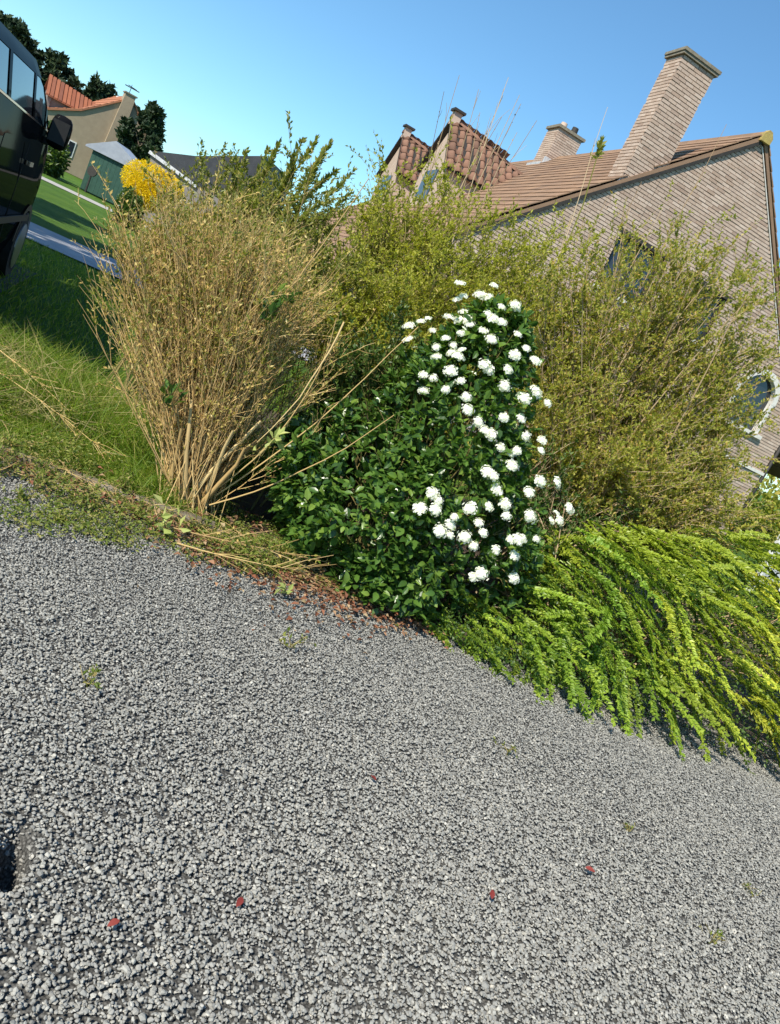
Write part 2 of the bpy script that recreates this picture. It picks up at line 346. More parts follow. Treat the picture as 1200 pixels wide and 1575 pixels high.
keep = (y < kerb_y(x)-.05+.05*rng.random(n)+.45*np.clip(x-.9, 0, 1)) & (rng.random(n) < np.interp(y, [.9, 2.2], [.8, 1.])) & (x > -.5-.66*y) & (x < .5+.88*y) & (rng.random(n) > .6*np.clip(shadow_pit_fac(x, y)*1.4, 0, 1))
x, y = x[keep], y[keep]
sz = .0030+.0044*rng.random(len(x))**1.8
sz *= np.interp(y-.35*x+.25*np.sin(2.3*x+1.1*y), [.9, 1.7, 2.6, 3.6], [1.06, 1.0, .90, .82]); big = rng.random(len(x)) < .012; sz[big] *= 1.6
z = gz(x, y)+rng.uniform(-.009, .0035, len(x))
me = bpy.data.meshes.new('gravel'); me.vertices.add(len(x)); me.vertices.foreach_set('co', np.stack([x, y, z], 1).astype(np.float32).ravel())
a = me.attributes.new('size', 'FLOAT', 'POINT'); a.data.foreach_set('value', sz.astype(np.float32))
me.materials.append(M['stone'])
gr = obj('gravel', me); tag(gr, 'loose grey crushed gravel covering the driveway', 'gravel', kind='stuff')
md = gr.modifiers.new('scatter', 'NODES'); md.node_group = stone_group()
# far paved strip and thin path on the lawn
pave = plain('paving', [(.26, .26, .28), (.36, .36, .38)], 3, .9, .3)
def strip_w(name, c, d0, d1, s0, s1, z, mat):     # a strip along the W axis through c
    c = np.array(c); P = [c+WV[:2]*s0+DV[:2]*d0, c+WV[:2]*s1+DV[:2]*d0, c+WV[:2]*s1+DV[:2]*d1, c+WV[:2]*s0+DV[:2]*d1]
    return sheet(name, [tuple(q) for q in P], z, mat)
strip_w('pavement', (-6.6, 12.9), -.3, 2.7, -7, 12, -.008, pave)
strip_w('path', (-18.4, 34.5), 0, 3.2, -14, 9, -.01, plain('path', [(.30, .28, .25), (.40, .38, .34)], 2, .9))
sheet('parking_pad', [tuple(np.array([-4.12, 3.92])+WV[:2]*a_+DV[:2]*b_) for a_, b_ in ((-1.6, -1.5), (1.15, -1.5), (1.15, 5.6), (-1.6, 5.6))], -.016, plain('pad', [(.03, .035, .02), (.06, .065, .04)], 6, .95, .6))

# concrete edging, one stone after another
kb = tag(obj('kerb', MB().box(-3.9, 1.2, 0, .02, -.1, -.05).mesh('kerb', M['kerbstone']), loc=(0, kerb_y(0)+.03, 0), rot=(0, 0, math.atan(.23))), kind='structure')
me = None
for k in range(6):
    b = MB(); L_ = .78
    b.prism([(0, -.1), (.075, -.1), (.075, .045), (.06, .06), (.015, .06), (0, .045)], 0, 0, L_, .5)
    if me is None: me = b.mesh('kerb_stone', M['kerbstone'])
    obj('kerb_stone', me, kb, (-3.2+k*.8, rng.normal()*.008, rng.normal()*.008-.033), (0, rng.normal()*.012, rng.normal()*.010))

# ------------------------------------------------------------------ brick house
P0 = (1.33, 18.5)
house = thing('brick_house', 'large pinkish brick house with brown tiled roof and tall gable chimney', 'house', (P0[0], P0[1], 0), AX)
ZR, SR, ML, MR = 8.32, 2.73, .868, 1.05        # ridge height, ridge position, slopes left and right
SL, SE = -4.3, 7.72
def top(s): return ZR-ML*(SR-s) if s < SR else ZR-MR*(s-SR)
CO, BH, BL_, JT = .075, .058, .205, .012       # course, brick height, length, joint
ARC = (6.2, 3.5, .56)
wins = [(.62, 1.95, 3.95, 5.17), (3.0, 4.0, 3.95, 5.10)]
def spans(z0, z1):
    zc = (z0+z1)/2
    lo = max(SL, SR-(ZR-z1)/ML+.02); hi = min(SE, SR+(ZR-z1)/MR-.02)
    out_ = [(lo, hi)] if hi > lo+.05 else []
    holes = [(a_, b_) for (a_, b_, c_, d_) in wins if c_ < zc < d_]
    if 2.7 < zc < ARC[1]: holes.append((ARC[0]-ARC[2], ARC[0]+ARC[2]))
    elif ARC[1] <= zc < ARC[1]+ARC[2]: h_ = math.sqrt(ARC[2]**2-(zc-ARC[1])**2); holes.append((ARC[0]-h_, ARC[0]+h_))
    for (a_, b_) in holes:
        nn = []
        for (p_, q_) in out_:
            if b_ <= p_ or a_ >= q_: nn.append((p_, q_)); continue
            if a_ > p_: nn.append((p_, a_))
            if b_ < q_: nn.append((b_, q_))
        out_ = nn
    return out_
def run_bricks(lo, hi, k, step=BL_+JT):
    o_ = (k % 2)*step/2+(k*.37 % .05); a_ = math.floor((lo-o_)/step)*step+o_; res = []
    while a_ < hi:
        p_, q_ = max(a_, lo), min(a_+BL_, hi)
        if q_-p_ > .03: res.append((p_, q_, p_ == a_ and q_ == a_+BL_))
        a_ += step
    return res
mort = MB(); rest = MB(); single = []
for k in range(int(ZR/CO)):
    z0 = k*CO
    for lo, hi in spans(z0, z0+CO):
        # the mortar face follows the rake
        if z0+CO > ZR-3.9 or True:
            mort.add([(lo, 0, z0), (hi, 0, z0), (hi, 0, z0+CO), (lo, 0, z0+CO)], [(0, 1, 2, 3)])
        for (p_, q_, full) in run_bricks(lo, hi, k):
            dz = rng.normal()*.0015; pr = -.014+rng.normal()*.003
            if full and z0 > 5.75 and len(single) < 190: single.append(((p_+q_)/2, pr+.014, z0+dz))
            else: rest.box(p_, q_, pr, .02, z0+.006+dz, z0+.006+BH+dz)
# plain flank and back walls
mort.box(SL, SL+.02, .01, 17, 0, top(SL)); mort.box(SE-.02, SE, .01, 17, 0, top(SE))
mort.prism([(SL, 0), (SE, 0), (SE, top(SE)), (SR, ZR), (SL, top(SL))], 1, 16.9, 17)
gw = obj('gable_wall', mort.mesh('gable_wall', M['mortar']), house)
obj('brickwork', rest.mesh('brickwork', M['brick']), gw, kind='stuff')
bm_ = MB().box(-BL_/2, BL_/2, -.014, .02, .006, .006+BH, 0.0).mesh('brick', M['brick'])
for q_ in single: obj('brick', bm_, gw, q_)
# chimney, flush with the gable
CW, CD, CT = .88, .62, 8.80
ch = obj('chimney', MB().box(.012, CW-.012, -.006, CD-.012, 5.4, CT).mesh('chimney', M['mortar']), house)
cr = MB(); count = 0
for k in range(int(5.45/CO), int(CT/CO)):
    z0 = k*CO
    for (p_, q_, full) in run_bricks(0, CW, k):
        pr = -.022+rng.normal()*.003
        if full and z0 > 6 and count < 108: obj('brick', bm_, ch, ((p_+q_)/2, pr+.014, z0)); count += 1
        else: cr.box(p_, q_, pr, .02, z0+.006, z0+.006+BH)
    for (p_, q_, full) in run_bricks(.02, CD, k+1):
        cr.box(-.004, .03, p_, q_, z0+.006, z0+.006+BH); cr.box(CW-.03, CW+.003, p_, q_, z0+.006, z0+.006+BH)
obj('brickwork', cr.mesh('brickwork', M['brick']), ch, kind='stuff')
obj('cap', MB().box(-.05, CW+.06, -.07, CD+.05, CT-.02, CT+.035).box(-.07, CW+.08, -.09, CD+.07, CT+.037, CT+.10).mesh('cap', M['coping']), ch)
obj('flashing', MB().hexa([(-.16, -.02, 5.77), (-.012, -.02, 5.95), (-.012, CD+.1, 5.95), (-.16, CD+.1, 5.77), (-.16, -.02, 5.82), (-.012, -.02, 6.12), (-.012, CD+.1, 6.12), (-.16, CD+.1, 5.82)]).mesh('flashing', M['lead']), ch)
# main roof
al = math.atan(ML); ar = math.atan(MR)
roof = obj('roof', MB().prism([(SL-.45, top(SL-.45)+.02), (SR, ZR+.02), (SE+.4, top(SE+.4)+.02), (SE+.4, top(SE+.4)+.10), (SR, ZR+.13), (SL-.45, top(SL-.45)+.10)], 1, -.05, 17.1).mesh('roof', M['tile']), house)
tw, tl = .30, .34
tm = MB().hexa([(0, .004, .012), (tl+.05, .004, 0), (tl+.05, tw-.004, 0), (0, tw-.004, .012), (0, .004, .036), (tl+.05, .004, .016), (tl+.05, tw-.004, .016), (0, tw-.004, .036)], 0.).mesh('roof_tile', M['tile'])
SLEN = (SR-SL+.45)/math.cos(al); rowsn = int(SLEN/tl)
tiles = MB(); cnt = 0
ca, sa = math.cos(al), math.sin(al)
for r_ in range(rowsn+1):
    uu = SLEN-(r_+1)*tl
    for c_ in range(int(17/tw)):
        dd = -.06+c_*tw+(r_ % 2)*.0
        s_ = SL-.45+uu*ca-.13*sa; zz = top(SL-.45)+.02+uu*sa+.10*ca
        if -.3 < s_+.4*ca/2-.44 < .6 and dd < CD-.1 and zz < 6.6: continue
        jy = rng.normal()*.003
        if cnt < 240 and dd < 7.2 and s_ > -3.2 and (s_ > -.1 or dd > 1):
            obj('roof_tile', tm, roof, (s_, dd+jy, zz), (0, -al+rng.normal()*.004, 0)); cnt += 1
        else:
            V8 = np.array([v.co[:] for v in tm.vertices]); q_ = np.stack([V8[:, 0]*ca-V8[:, 2]*sa+s_, V8[:, 1]+dd+jy, V8[:, 0]*sa+V8[:, 2]*ca+zz], 1)
            tiles.hexa(q_)
obj('tile_field', tiles.mesh('tile_field', M['tile']), roof, kind='stuff')
rt = MB()
for r_ in range(26):                                     # right hand slope
    u0 = r_*tl; s0 = SR+u0*math.cos(ar)+.13*math.sin(ar); z0 = ZR-u0*math.sin(ar)+.12*math.cos(ar)
    s1 = s0+(tl+.03)*math.cos(ar); z1 = z0-(tl+.03)*math.sin(ar)
    for dd in ((-.07, .23), (.235, 17.1)):
        rt.hexa([(s0, dd[0], z0-.03), (s1, dd[0], z1-.01), (s1, dd[1], z1-.01), (s0, dd[1], z0-.03), (s0, dd[0], z0), (s1, dd[0], z1+.03), (s1, dd[1], z1+.03), (s0, dd[1], z0)])
obj('tile_slope', rt.mesh('tile_slope', M['tile']), roof, kind='stuff')
rg = MB()
for k in range(42): rg.prism([(SR-.14, ZR+.05), (SR-.09, ZR+.17), (SR, ZR+.21), (SR+.09, ZR+.17), (SR+.14, ZR+.05)], 1, -.08+k*.41, -.08+k*.41+.402)
obj('ridge_tiles', rg.mesh('ridge_tiles', M['tile']), roof)
obj('ridge_end', MB().prism([(SR-.13, ZR-.04), (SR-.12, ZR+.12), (SR-.03, ZR+.225), (SR+.06, ZR+.215), (SR+.15, ZR+.1), (SR+.14, ZR-.03)], 1, -.13, .02).mesh('ridge_end', M['lichen']), roof)
vb = MB()
vb.hexa([(SL-.45, -.06, top(SL-.45)-.07), (SR, -.06, ZR-.07), (SR, .0, ZR-.07), (SL-.45, .0, top(SL-.45)-.07), (SL-.45, -.06, top(SL-.45)+.018), (SR, -.06, ZR+.018), (SR, .0, ZR+.018), (SL-.45, .0, top(SL-.45)+.018)])
obj('verge', vb.mesh('verge', M['dark_trim']), roof)  # left board coloured dark to stand for the shadow line below the roof edge
vb = MB()
vb.hexa([(SR+.06, -.035, ZR-.12), (SE+.3, -.035, top(SE+.3)-.05), (SE+.3, .0, top(SE+.3)-.05), (SR+.06, .0, ZR-.12), (SR+.06, -.035, ZR-.09), (SE+.3, -.035, top(SE+.3)-.02), (SE+.3, .0, top(SE+.3)-.02), (SR+.06, .0, ZR-.09)])
obj('verge', vb.mesh('verge', M['stone_white']), roof)
# windows in the gable
for (a_, b_, c_, d_) in wins:
    f = MB(); t_ = .07
    for q_ in ((a_, a_+t_, c_, d_), (b_-t_, b_, c_, d_), (a_+t_, b_-t_, c_, c_+t_), (a_+t_, b_-t_, d_-t_, d_), ((a_+b_)/2-.03, (a_+b_)/2+.03, c_+t_, d_-t_)): f.box(q_[0], q_[1], .06, .15, q_[2], q_[3])
    wn = obj('window', f.mesh('window', M['dark_trim']), house)
    obj('pane', MB().box(a_+t_, (a_+b_)/2-.03, .10, .12, c_+t_, d_-t_).mesh('pane', M['blue_glass']), wn)
    obj('pane', MB().box((a_+b_)/2+.03, b_-t_, .10, .12, c_+t_, d_-t_).mesh('pane', M['glass']), wn)
    obj('sill', MB().box(a_-.08, b_+.08, -.07, .10, c_-.07, c_).mesh('sill', M['stone_white']), wn)
    obj('lintel', MB().box(a_-.12, b_+.12, -.025, .16, d_+.001, d_+.10).mesh('lintel', M['dark_trim']), wn)
# arched window with pale surround
f = MB(); n_ = 14
for k in range(n_):
    a0, a1 = math.pi*k/n_, math.pi*(k+1)/n_; q_ = []
    for yy in (-.05, .12):
        for (rr_, aa) in ((ARC[2], a0), (ARC[2]+.14, a0), (ARC[2]+.14, a1), (ARC[2], a1)): q_.append((ARC[0]+rr_*math.cos(aa), yy, ARC[1]+rr_*math.sin(aa)))
    f.hexa(q_)
f.box(ARC[0]-ARC[2]-.10, ARC[0]-ARC[2], -.045, .12, 2.7, ARC[1]); f.box(ARC[0]+ARC[2], ARC[0]+ARC[2]+.10, -.045, .12, 2.7, ARC[1])
aw = obj('arched_window', f.mesh('arched_window', M['stone_white']), house)
obj('pane', MB().prism([(ARC[0]+ARC[2]*math.cos(math.pi*k/12), ARC[1]+ARC[2]*math.sin(math.pi*k/12)) for k in range(13)]+[(ARC[0]-ARC[2], 2.7), (ARC[0]+ARC[2], 2.7)], 1, .1, .14).mesh('pane', M['glass']), aw)
obj('sill', MB().box(ARC[0]-.8, ARC[0]+.8, -.1, .1, 2.6, 2.70).mesh('sill', M['stone_white']), aw)
obj('plinth_band', MB().box(5.6, SE+.03, -.06, -.0155, 1.82, 1.90).mesh('plinth_band', M['stone_white']), house)
obj('downpipe', MB().cyl((SE+.06, -.03, 0), 2, .045, .045, top(SE)-.2, 10).mesh('downpipe', M['dark_trim'], True), house)
# small chimney on the ridge
c2 = MB().box(2.25, 3.2, 10.3, 11.2, 7.0, 9.30).mesh('ridge_chimney', M['brick'])
c2o = obj('ridge_chimney', c2, house); br2 = MB()
for k in range(int(7.3/CO), int(9.28/CO)):
    for (p_, q_, full) in run_bricks(2.25, 3.2, k): br2.box(p_, q_, 10.285, 10.31, k*CO+.006, k*CO+.006+BH)
    for (p_, q_, full) in run_bricks(10.3, 11.2, k): br2.box(2.235, 2.26, p_, q_, k*CO+.006, k*CO+.006+BH)
obj('brickwork', br2.mesh('brickwork', M['brick']), c2o, kind='stuff')
obj('cap', MB().box(2.17, 3.28, 10.22, 11.28, 9.30, 9.39).mesh('cap', M['coping']), c2o)
obj('chimney_pot', MB().cyl((2.5, 10.7, 9.39), 2, .13, .11, .22, 14).mesh('chimney_pot', M['brick']), c2o)
obj('chimney_pot', MB().cyl((2.95, 10.7, 9.39), 2, .13, .11, .28, 14).mesh('chimney_pot', M['dark_trim']), c2o)
obj('flashing', MB().box(2.1, 2.234, 10.2, 11.3, 7.72, 8.05).box(2.2, 3.2, 10.2, 10.284, 7.85, 8.28).mesh('flashing', M['lead']), c2o)
# dormers facing the left flank
def pantile_mesh(L_, w_):
    b = MB(); n_ = 7; prof = [(w_*i_/n_, .035*math.sin(math.pi*2*(i_/n_)*.95+.3)) for i_ in range(n_+1)]
    V_ = []; F_ = []
    for uu, lift in ((0, .03), (L_+.05, 0)):
        for (vv, hh) in prof: V_.append((uu, vv, hh+lift))
    for uu, lift in ((0, .008),):
        for (vv, hh) in prof: V_.append((uu, vv, hh+lift))
    m_ = n_+1
    for i_ in range(n_): F_.append((i_, i_+1, m_+i_+1, m_+i_)); F_.append((2*m_+i_, 2*m_+i_+1, i_+1, i_))
    return mk('roof_tile', V_, F_, M['pantile'], [0.]*len(F_), True)
ptm = pantile_mesh(.36, .262)
def dormer(dc, sc=1.0):
    hw, ez, fz = 1.42*sc, 5.75, 7.22; sf = -1.85
    rz_in, rz_out, s_in = 6.82, fz, 1.0
    d = obj('dormer', MB().prism([(dc-hw+.14, 4.6), (dc+hw-.14, 4.6), (dc+hw-.14, ez), (dc, fz-.12), (dc-hw+.14, ez)], 0, sf+.1, sf+.3).mesh('dormer', M['brick']), house)
    # cheeks
    obj('cheek_wall', MB().prism([(sf+.3, 4.55), (-.1, 5.82), (-.1, ez+.05), (sf+.3, ez+.05)], 1, dc-hw+.14, dc-hw+.3).mesh('cheek_wall', M['brick']), d)
    obj('cheek_wall', MB().prism([(sf+.3, 4.55), (-.1, 5.82), (-.1, ez+.05), (sf+.3, ez+.05)], 1, dc+hw-.3, dc+hw-.14).mesh('cheek_wall', M['brick']), d)
    obj('window', MB().box(sf+.06, sf+.098, dc-.6, dc+.6, 4.8, 5.7).mesh('window', M['blue_glass']), d)
    for sg in (-1, 1):
        V_ = [(sf-.05, dc, rz_out), (s_in+.25, dc, rz_in+.02), (-.1, dc+sg*hw, ez), (sf-.05, dc+sg*hw, ez)]
        V_ += [(a_, b_, c_-.06) for (a_, b_, c_) in V_]
        obj('roof_deck', mk('roof_deck', V_, [(0, 1, 2, 3), (7, 6, 5, 4), (0, 3, 7, 4), (3, 2, 6, 7), (0, 1, 5, 4), (1, 2, 6, 5)], M['dark_trim']), d)
        # pantiles laid on the deck, each column running from ridge to eave
        ncol = 12
        for c_ in range(ncol):
            s0 = sf-.05+c_*.262
            fr = (s0-sf)/(s_in-sf); zr = rz_out+(rz_in-rz_out)*max(fr, 0)
            sl = math.hypot(hw, zr-ez); an = math.atan2(zr-ez, hw); nr = int(sl/.36)+1
            for r_ in range(nr):
                uu = r_*.36-.05
                if uu > sl-.1: continue
                yy = dc+sg*(hw-uu*math.cos(an)); zz = ez+uu*math.sin(an)+.035
                s_at = s0+.13; roof_z = ZR-ML*(SR-s_at)
                if roof_z+.02 > zz+.1: continue
                o = obj('roof_tile', ptm, d, (s0+(.262 if sg > 0 else 0), yy, zz), (0, 0, 0))
                # local x runs up the slope (towards the ridge), local y along s
                if sg < 0: mt = Matrix(((0, 1, 0), (math.cos(an), 0, -math.sin(an)), (math.sin(an), 0, math.cos(an))))
                else: mt = Matrix(((0, -1, 0), (-math.cos(an), 0, math.sin(an)), (math.sin(an), 0, math.cos(an))))
                if mt.determinant() < 0: mt = mt @ Matrix(((1, 0, 0), (0, -1, 0), (0, 0, 1))); o.location.x += .262 if sg < 0 else -.262
                o.rotation_euler = mt.to_euler()
    for k in range(8):
        s0 = sf-.08+k*.36; fr = (s0-sf)/(s_in-sf); zz = rz_out+(rz_in-rz_out)*fr+.03; zz2 = rz_out+(rz_in-rz_out)*(fr+.126)+.03
        b = MB(); q_ = []
        for (ss, z_) in ((s0, zz), (s0+.37, zz2-.005)):
            q_ += [(ss, dc-.12, z_-.03), (ss, dc-.07, z_+.07), (ss, dc+.07, z_+.07), (ss, dc+.12, z_-.03)]
        b.add(q_, [(0, 1, 2, 3), (7, 6, 5, 4), (0, 4, 5, 1), (1, 5, 6, 2), (2, 6, 7, 3)])
        obj('ridge_tile', b.mesh('ridge_tile', M['pantile']), d)
    obj('finial', MB().box(sf-.05, sf+.2, dc-.13, dc+.13, rz_out-.15, rz_out+.22).mesh('finial', M['brick']), d)
    obj('finial_cap', MB().box(sf-.12, sf+.27, dc-.2, dc+.2, rz_out+.221, rz_out+.29).mesh('finial_cap', M['dark_trim']), d)
dormer(8.03); dormer(13.4)

# ------------------------------------------------------------------ white garden screen by the far corner of the house
gs = thing('garden_screen', 'white framed garden screen with grey panels below the brick house corner', 'screen', (5.3, 11.6, 0.05), R(12))
f = MB()
for x_ in (0, .62, 1.24, 1.86): f.box(x_, x_+.07, 0, .07, 0, 1.86)
for z_ in (.2, .95, 1.72): f.box(.071, 1.859, .01, .06, z_, z_+.09)
obj('frame', f.mesh('frame', M['white']), gs)
for x_ in (.071, .691, 1.311):
    for z_ in (.291, 1.041): obj('panel', MB().box(x_, x_+.548, .025, .04, z_, z_+.655).mesh('panel', M['lead']), gs)

# ------------------------------------------------------------------ neighbour house on the left
P1 = np.array([-35.0, 68.0])
nb = thing('neighbour_house', 'far beige brick house with orange tiled roof and sloping gable chimney', 'house', (P1[0], P1[1], 0), R(36))
K = 68/52.
def nz(z): return 1.45+(z-1.45)*K
vL = [(-9.5, nz(2.2)), (-3.73*K, nz(3.25)), (-2.02*K, nz(4.10)), (-1.12*K, nz(4.84)), (.45*K, nz(6.18))]
vR = [(.86*K, nz(5.80)), (1.8*K, nz(4.53)), (2.5*K, nz(3.5)), (4.2*K, nz(1.2))]
poly = [(4.2*K, 0), (4.2*K, vR[-1][1])]+[p_ for p_ in vR[::-1][1:]]+[p_ for p_ in vL[::-1]]+[(-9.5, 0)]
obj('gable_wall', MB().prism(poly[::-1], 1, 0, 9).mesh('gable_wall', M['beige_wall']), nb)
rf = MB()
for (a_, b_) in list(zip(vL[:-1], vL[1:]))+[(vL[-1], vR[0])]+list(zip(vR[:-1], vR[1:])):
    rf.prism([(a_[0], a_[1]+.02), (b_[0], b_[1]+.02), (b_[0], b_[1]+.2), (a_[0], a_[1]+.2)], 1, -.12, 9.2)
    nrow = max(1, int(math.hypot(b_[0]-a_[0], b_[1]-a_[1])/.5))
    for k in range(nrow):
        f0 = k/nrow; x_ = a_[0]+(b_[0]-a_[0])*f0; z_ = a_[1]+(b_[1]-a_[1])*f0
        rf.box(x_-.03, x_+.03, -.13, 9.2, z_+.201, z_+.235)
nroof = obj('roof', rf.mesh('roof', M['tile_red']), nb)
nc = obj('chimney', MB().hexa([(-.30*K-.1, -.35, 0), (.62*K, -.35, 0), (.62*K, .6, 0), (-.30*K-.1, .6, 0), (-.02, -.35, nz(6.37)), (.63*K, -.35, nz(6.37)), (.63*K, .6, nz(6.37)), (-.02, .6, nz(6.37))]).mesh('chimney', M['beige_wall']), nb)
obj('cap', MB().box(-.1, .72*K, -.43, .7, nz(6.37), nz(6.37)+.1).mesh('cap', M['coping']), nc)
obj('aerial', MB().cyl((.3, .1, nz(6.37)+.1), 2, .03, .02, .7, 6).bar((-.2, .1, nz(6.37)+.55), (1.0, .1, nz(6.37)+.55), .07).bar((.0, -.2, nz(6.37)+.62), (.8, .4, nz(6.37)+.62), .05).mesh('aerial', M['dark_trim']), nc)
dn = obj('dormer', MB().prism([(1.6, 2.5), (5.0, 2.5), (5.0, nz(4.2)), (3.3, nz(5.15)), (1.6, nz(4.2))], 0, -5.1, -4.8).box(-4.8, -2.0, 1.75, 4.9, 3.4, nz(4.1)).mesh('dormer', M['grey_wall']), nb)
for sg in (-1, 1):
    dr = MB()
    for k in range(12):
        x_ = -5.3+k*.33; zr = nz(5.25)-.03*k
        dr.hexa([(x_, 3.3, zr), (x_+.24, 3.3, zr), (x_+.24, 3.3+sg*1.9, nz(4.05)), (x_, 3.3+sg*1.9, nz(4.05)), (x_, 3.3, zr+.14), (x_+.24, 3.3, zr+.14), (x_+.24, 3.3+sg*1.9, nz(4.05)+.14), (x_, 3.3+sg*1.9, nz(4.05)+.14)])
        dr.hexa([(x_+.24, 3.3, zr), (x_+.33, 3.3, zr), (x_+.33, 3.3+sg*1.9, nz(4.05)), (x_+.24, 3.3+sg*1.9, nz(4.05)), (x_+.24, 3.3, zr+.04), (x_+.33, 3.3, zr+.04), (x_+.33, 3.3+sg*1.9, nz(4.05)+.04), (x_+.24, 3.3+sg*1.9, nz(4.05)+.04)])
    obj('dormer_roof', dr.mesh('dormer_roof', M['tile_old']), dn)
obj('ridge_chimney', MB().box(.5, 1.2, 6.5, 7.3, nz(5.8), nz(6.35)).mesh('ridge_chimney', M['white']), nb)
nw = obj('window', MB().box(1.2, 1.75, -.06, .02, nz(3.0), nz(3.95)).mesh('window', M['white']), nb)
obj('pane', MB().box(1.28, 1.67, -.08, -.061, nz(3.08), nz(3.87)).mesh('pane', M['glass']), nw)

nw2 = obj('window', MB().box(-3.4, -2.2, -.06, .02, 1.2, 2.5).mesh('window', M['white']), nb)
obj('pane', MB().box(-3.3, -2.85, -.08, -.061, 1.3, 2.4).mesh('pane', M['glass']), nw2); obj('pane', MB().box(-2.75, -2.3, -.08, -.061, 1.3, 2.4).mesh('pane', M['glass']), nw2)
# green garage with its pale lean-to roof, dark roofed outbuilding
sh = thing('green_shed', 'dark green wooden shed with a pale grey roof across the lawn', 'shed', (-23.3, 44, 0), R(14))
obj('wall', MB().box(0, 2.1, .1, 3.0, 0, 2.2).mesh('wall', M['green_wood']), sh)
for k in range(9): obj('plank', MB().box(k*.2333+.004, k*.2333+.229, .05, .098, .05, 2.25).mesh('plank', M['green_wood']), sh)
obj('roof', MB().prism([(-.4, 2.3), (1.0, 3.15), (2.9, 2.3), (2.9, 2.2), (-.4, 2.2)], 1, -.1, 3.6).mesh('roof', M['light_roof']), sh)
obj('corner_board', MB().box(2.102, 2.22, 0, .1, 0, 2.2).mesh('corner_board', M['stone_white']), sh)
sgp = thing('signpost', 'small dark round post sign standing before the green shed', 'sign', (-22.2, 42.6, 0))
obj('pole', MB().cyl((0, 0, 0), 2, .06, .05, 1.0, 8).mesh('pole', M['dark_trim']), sgp); obj('plate', MB().cyl((0, -.06, 1.15), 1, .27, .27, .1, 16).mesh('plate', M['dark_trim']), sgp)
ob = thing('outbuilding', 'low outbuilding with a dark slate roof behind the yellow bush', 'building', (-18.1, 40, 0), 0)
obj('wall', MB().prism([(-.3, 0), (5, 0), (5, 2.55), (2.4, 2.75), (0, 3.2), (-.3, 3.25)], 1, .1, 6).mesh('wall', M['grey_wall']), ob)
orf = obj('roof', MB().prism([(-.3, 3.27), (0, 3.22), (2.4, 2.77), (5, 2.57), (5, 5.45), (1.76, 4.0), (-.3, 3.33)], 1, .1, 6).mesh('roof', M['slate']), ob)
obj('bargeboard', MB().bar((-.4, .02, 3.22), (0, .02, 3.15), .1, .16).bar((0, .02, 3.15), (2.4, .02, 2.72), .1, .16).mesh('bargeboard', M['lead']), ob)

# ------------------------------------------------------------------ trees
def tree(name, label, loc, h, cr, ch0, n, mat, leaf, seed_clumps=16, group=None, trunk=.22):
    o = thing(name, label, 'tree', loc, group=group); seed_clumps = int(seed_clumps*2.2); base = np.array([loc[0], loc[1], 0.])
    tp = np.array([[[0, 0, 0], [.05, 0, h*.4], [-.05, .05, h*.7], [0, 0, h*.96]]], float)
    cl = []
    for k in range(seed_clumps):
        f_ = (k+.5)/seed_clumps; zz = ch0+(h-ch0)*f_; rr = cr*(1-.75*f_**1.6)*rng.uniform(.25, 1.12); a_ = k*2.4+rng.random()
        cl.append((rr*math.cos(a_), rr*math.sin(a_), zz, cr*rng.uniform(.18, .36)*(1.1-.6*f_), cr*.28*(1.1-.6*f_), cr*rng.uniform(.10, .2)))
    C_ = np.array(cl); lim = np.stack([np.tile([0, 0, 0], (len(C_), 1))+np.stack([np.zeros(len(C_)), np.zeros(len(C_)), C_[:, 2]*.75], 1), C_[:, :3]*np.array([.5, .5, .95]), C_[:, :3]], 1)
    V_, F_, r_ = cat([tubes(tp, trunk, .04, 7), tubes(lim, .07, .02, 4)])
    obj('trunk', mk('trunk', V_, F_, M['bark'], r_, True), o)
    k = rng.integers(0, len(cl), n); p_ = C_[k, :3]+rdir(n)*C_[k, 3:]*(rng.random(n)**.45)[:, None]
    V_, F_, r_ = leaf_arrays(p_, unit(rdir(n)+np.array([0, 0, .3])), rdir(n), leaf*(.6+.8*rng.random(n)), .55)
    obj('crown', mk('crown', V_, F_, mat, r_), o, kind='stuff'); return o
tree('pine_tree', 'tall dark pine right above the van roof', (-48.5, 72, 0), 9.3, 4.0, 4, 6000, M['needle'], .5, group='pines behind the neighbour house')
tree('pine_tree', 'dark pine between the van and the orange dormer', (-45.0, 74, 0), 8.5, 3.4, 3.5, 6000, M['needle'], .5, group='pines behind the neighbour house')
tree('pine_tree', 'small dark pine just left of the orange ridge', (-42.6, 78, 0), 8.6, 2.8, 3.5, 4500, M['needle'], .45, group='pines behind the neighbour house')
tree('pine_tree', 'low dark pine peeping over the orange roof ridge', (-41.0, 86, 0), 8.4, 3.4, 3, 5000, M['needle'], .5, group='pines behind the neighbour house')
tree('pine_tree', 'rounded dark pine to the right of the neighbour chimney', (-31.5, 66.5, 0), 7.7, 2.3, 1.5, 8000, M['needle'], .42, 18, group='pines behind the neighbour house')
tree('leafy_tree', 'leafy tree left of the van that shades the lawn', (-17.0, 13.0, 0), 10.5, 4.6, 2.2, 9000, M['leaf_dark'], .5, 22)
tree('leafy_tree', 'second leafy tree left of the van shading the pavement', (-12.3, 6.4, 0), 13.0, 4.6, 6.0, 13000, M['leaf_dark'], .5, 20)
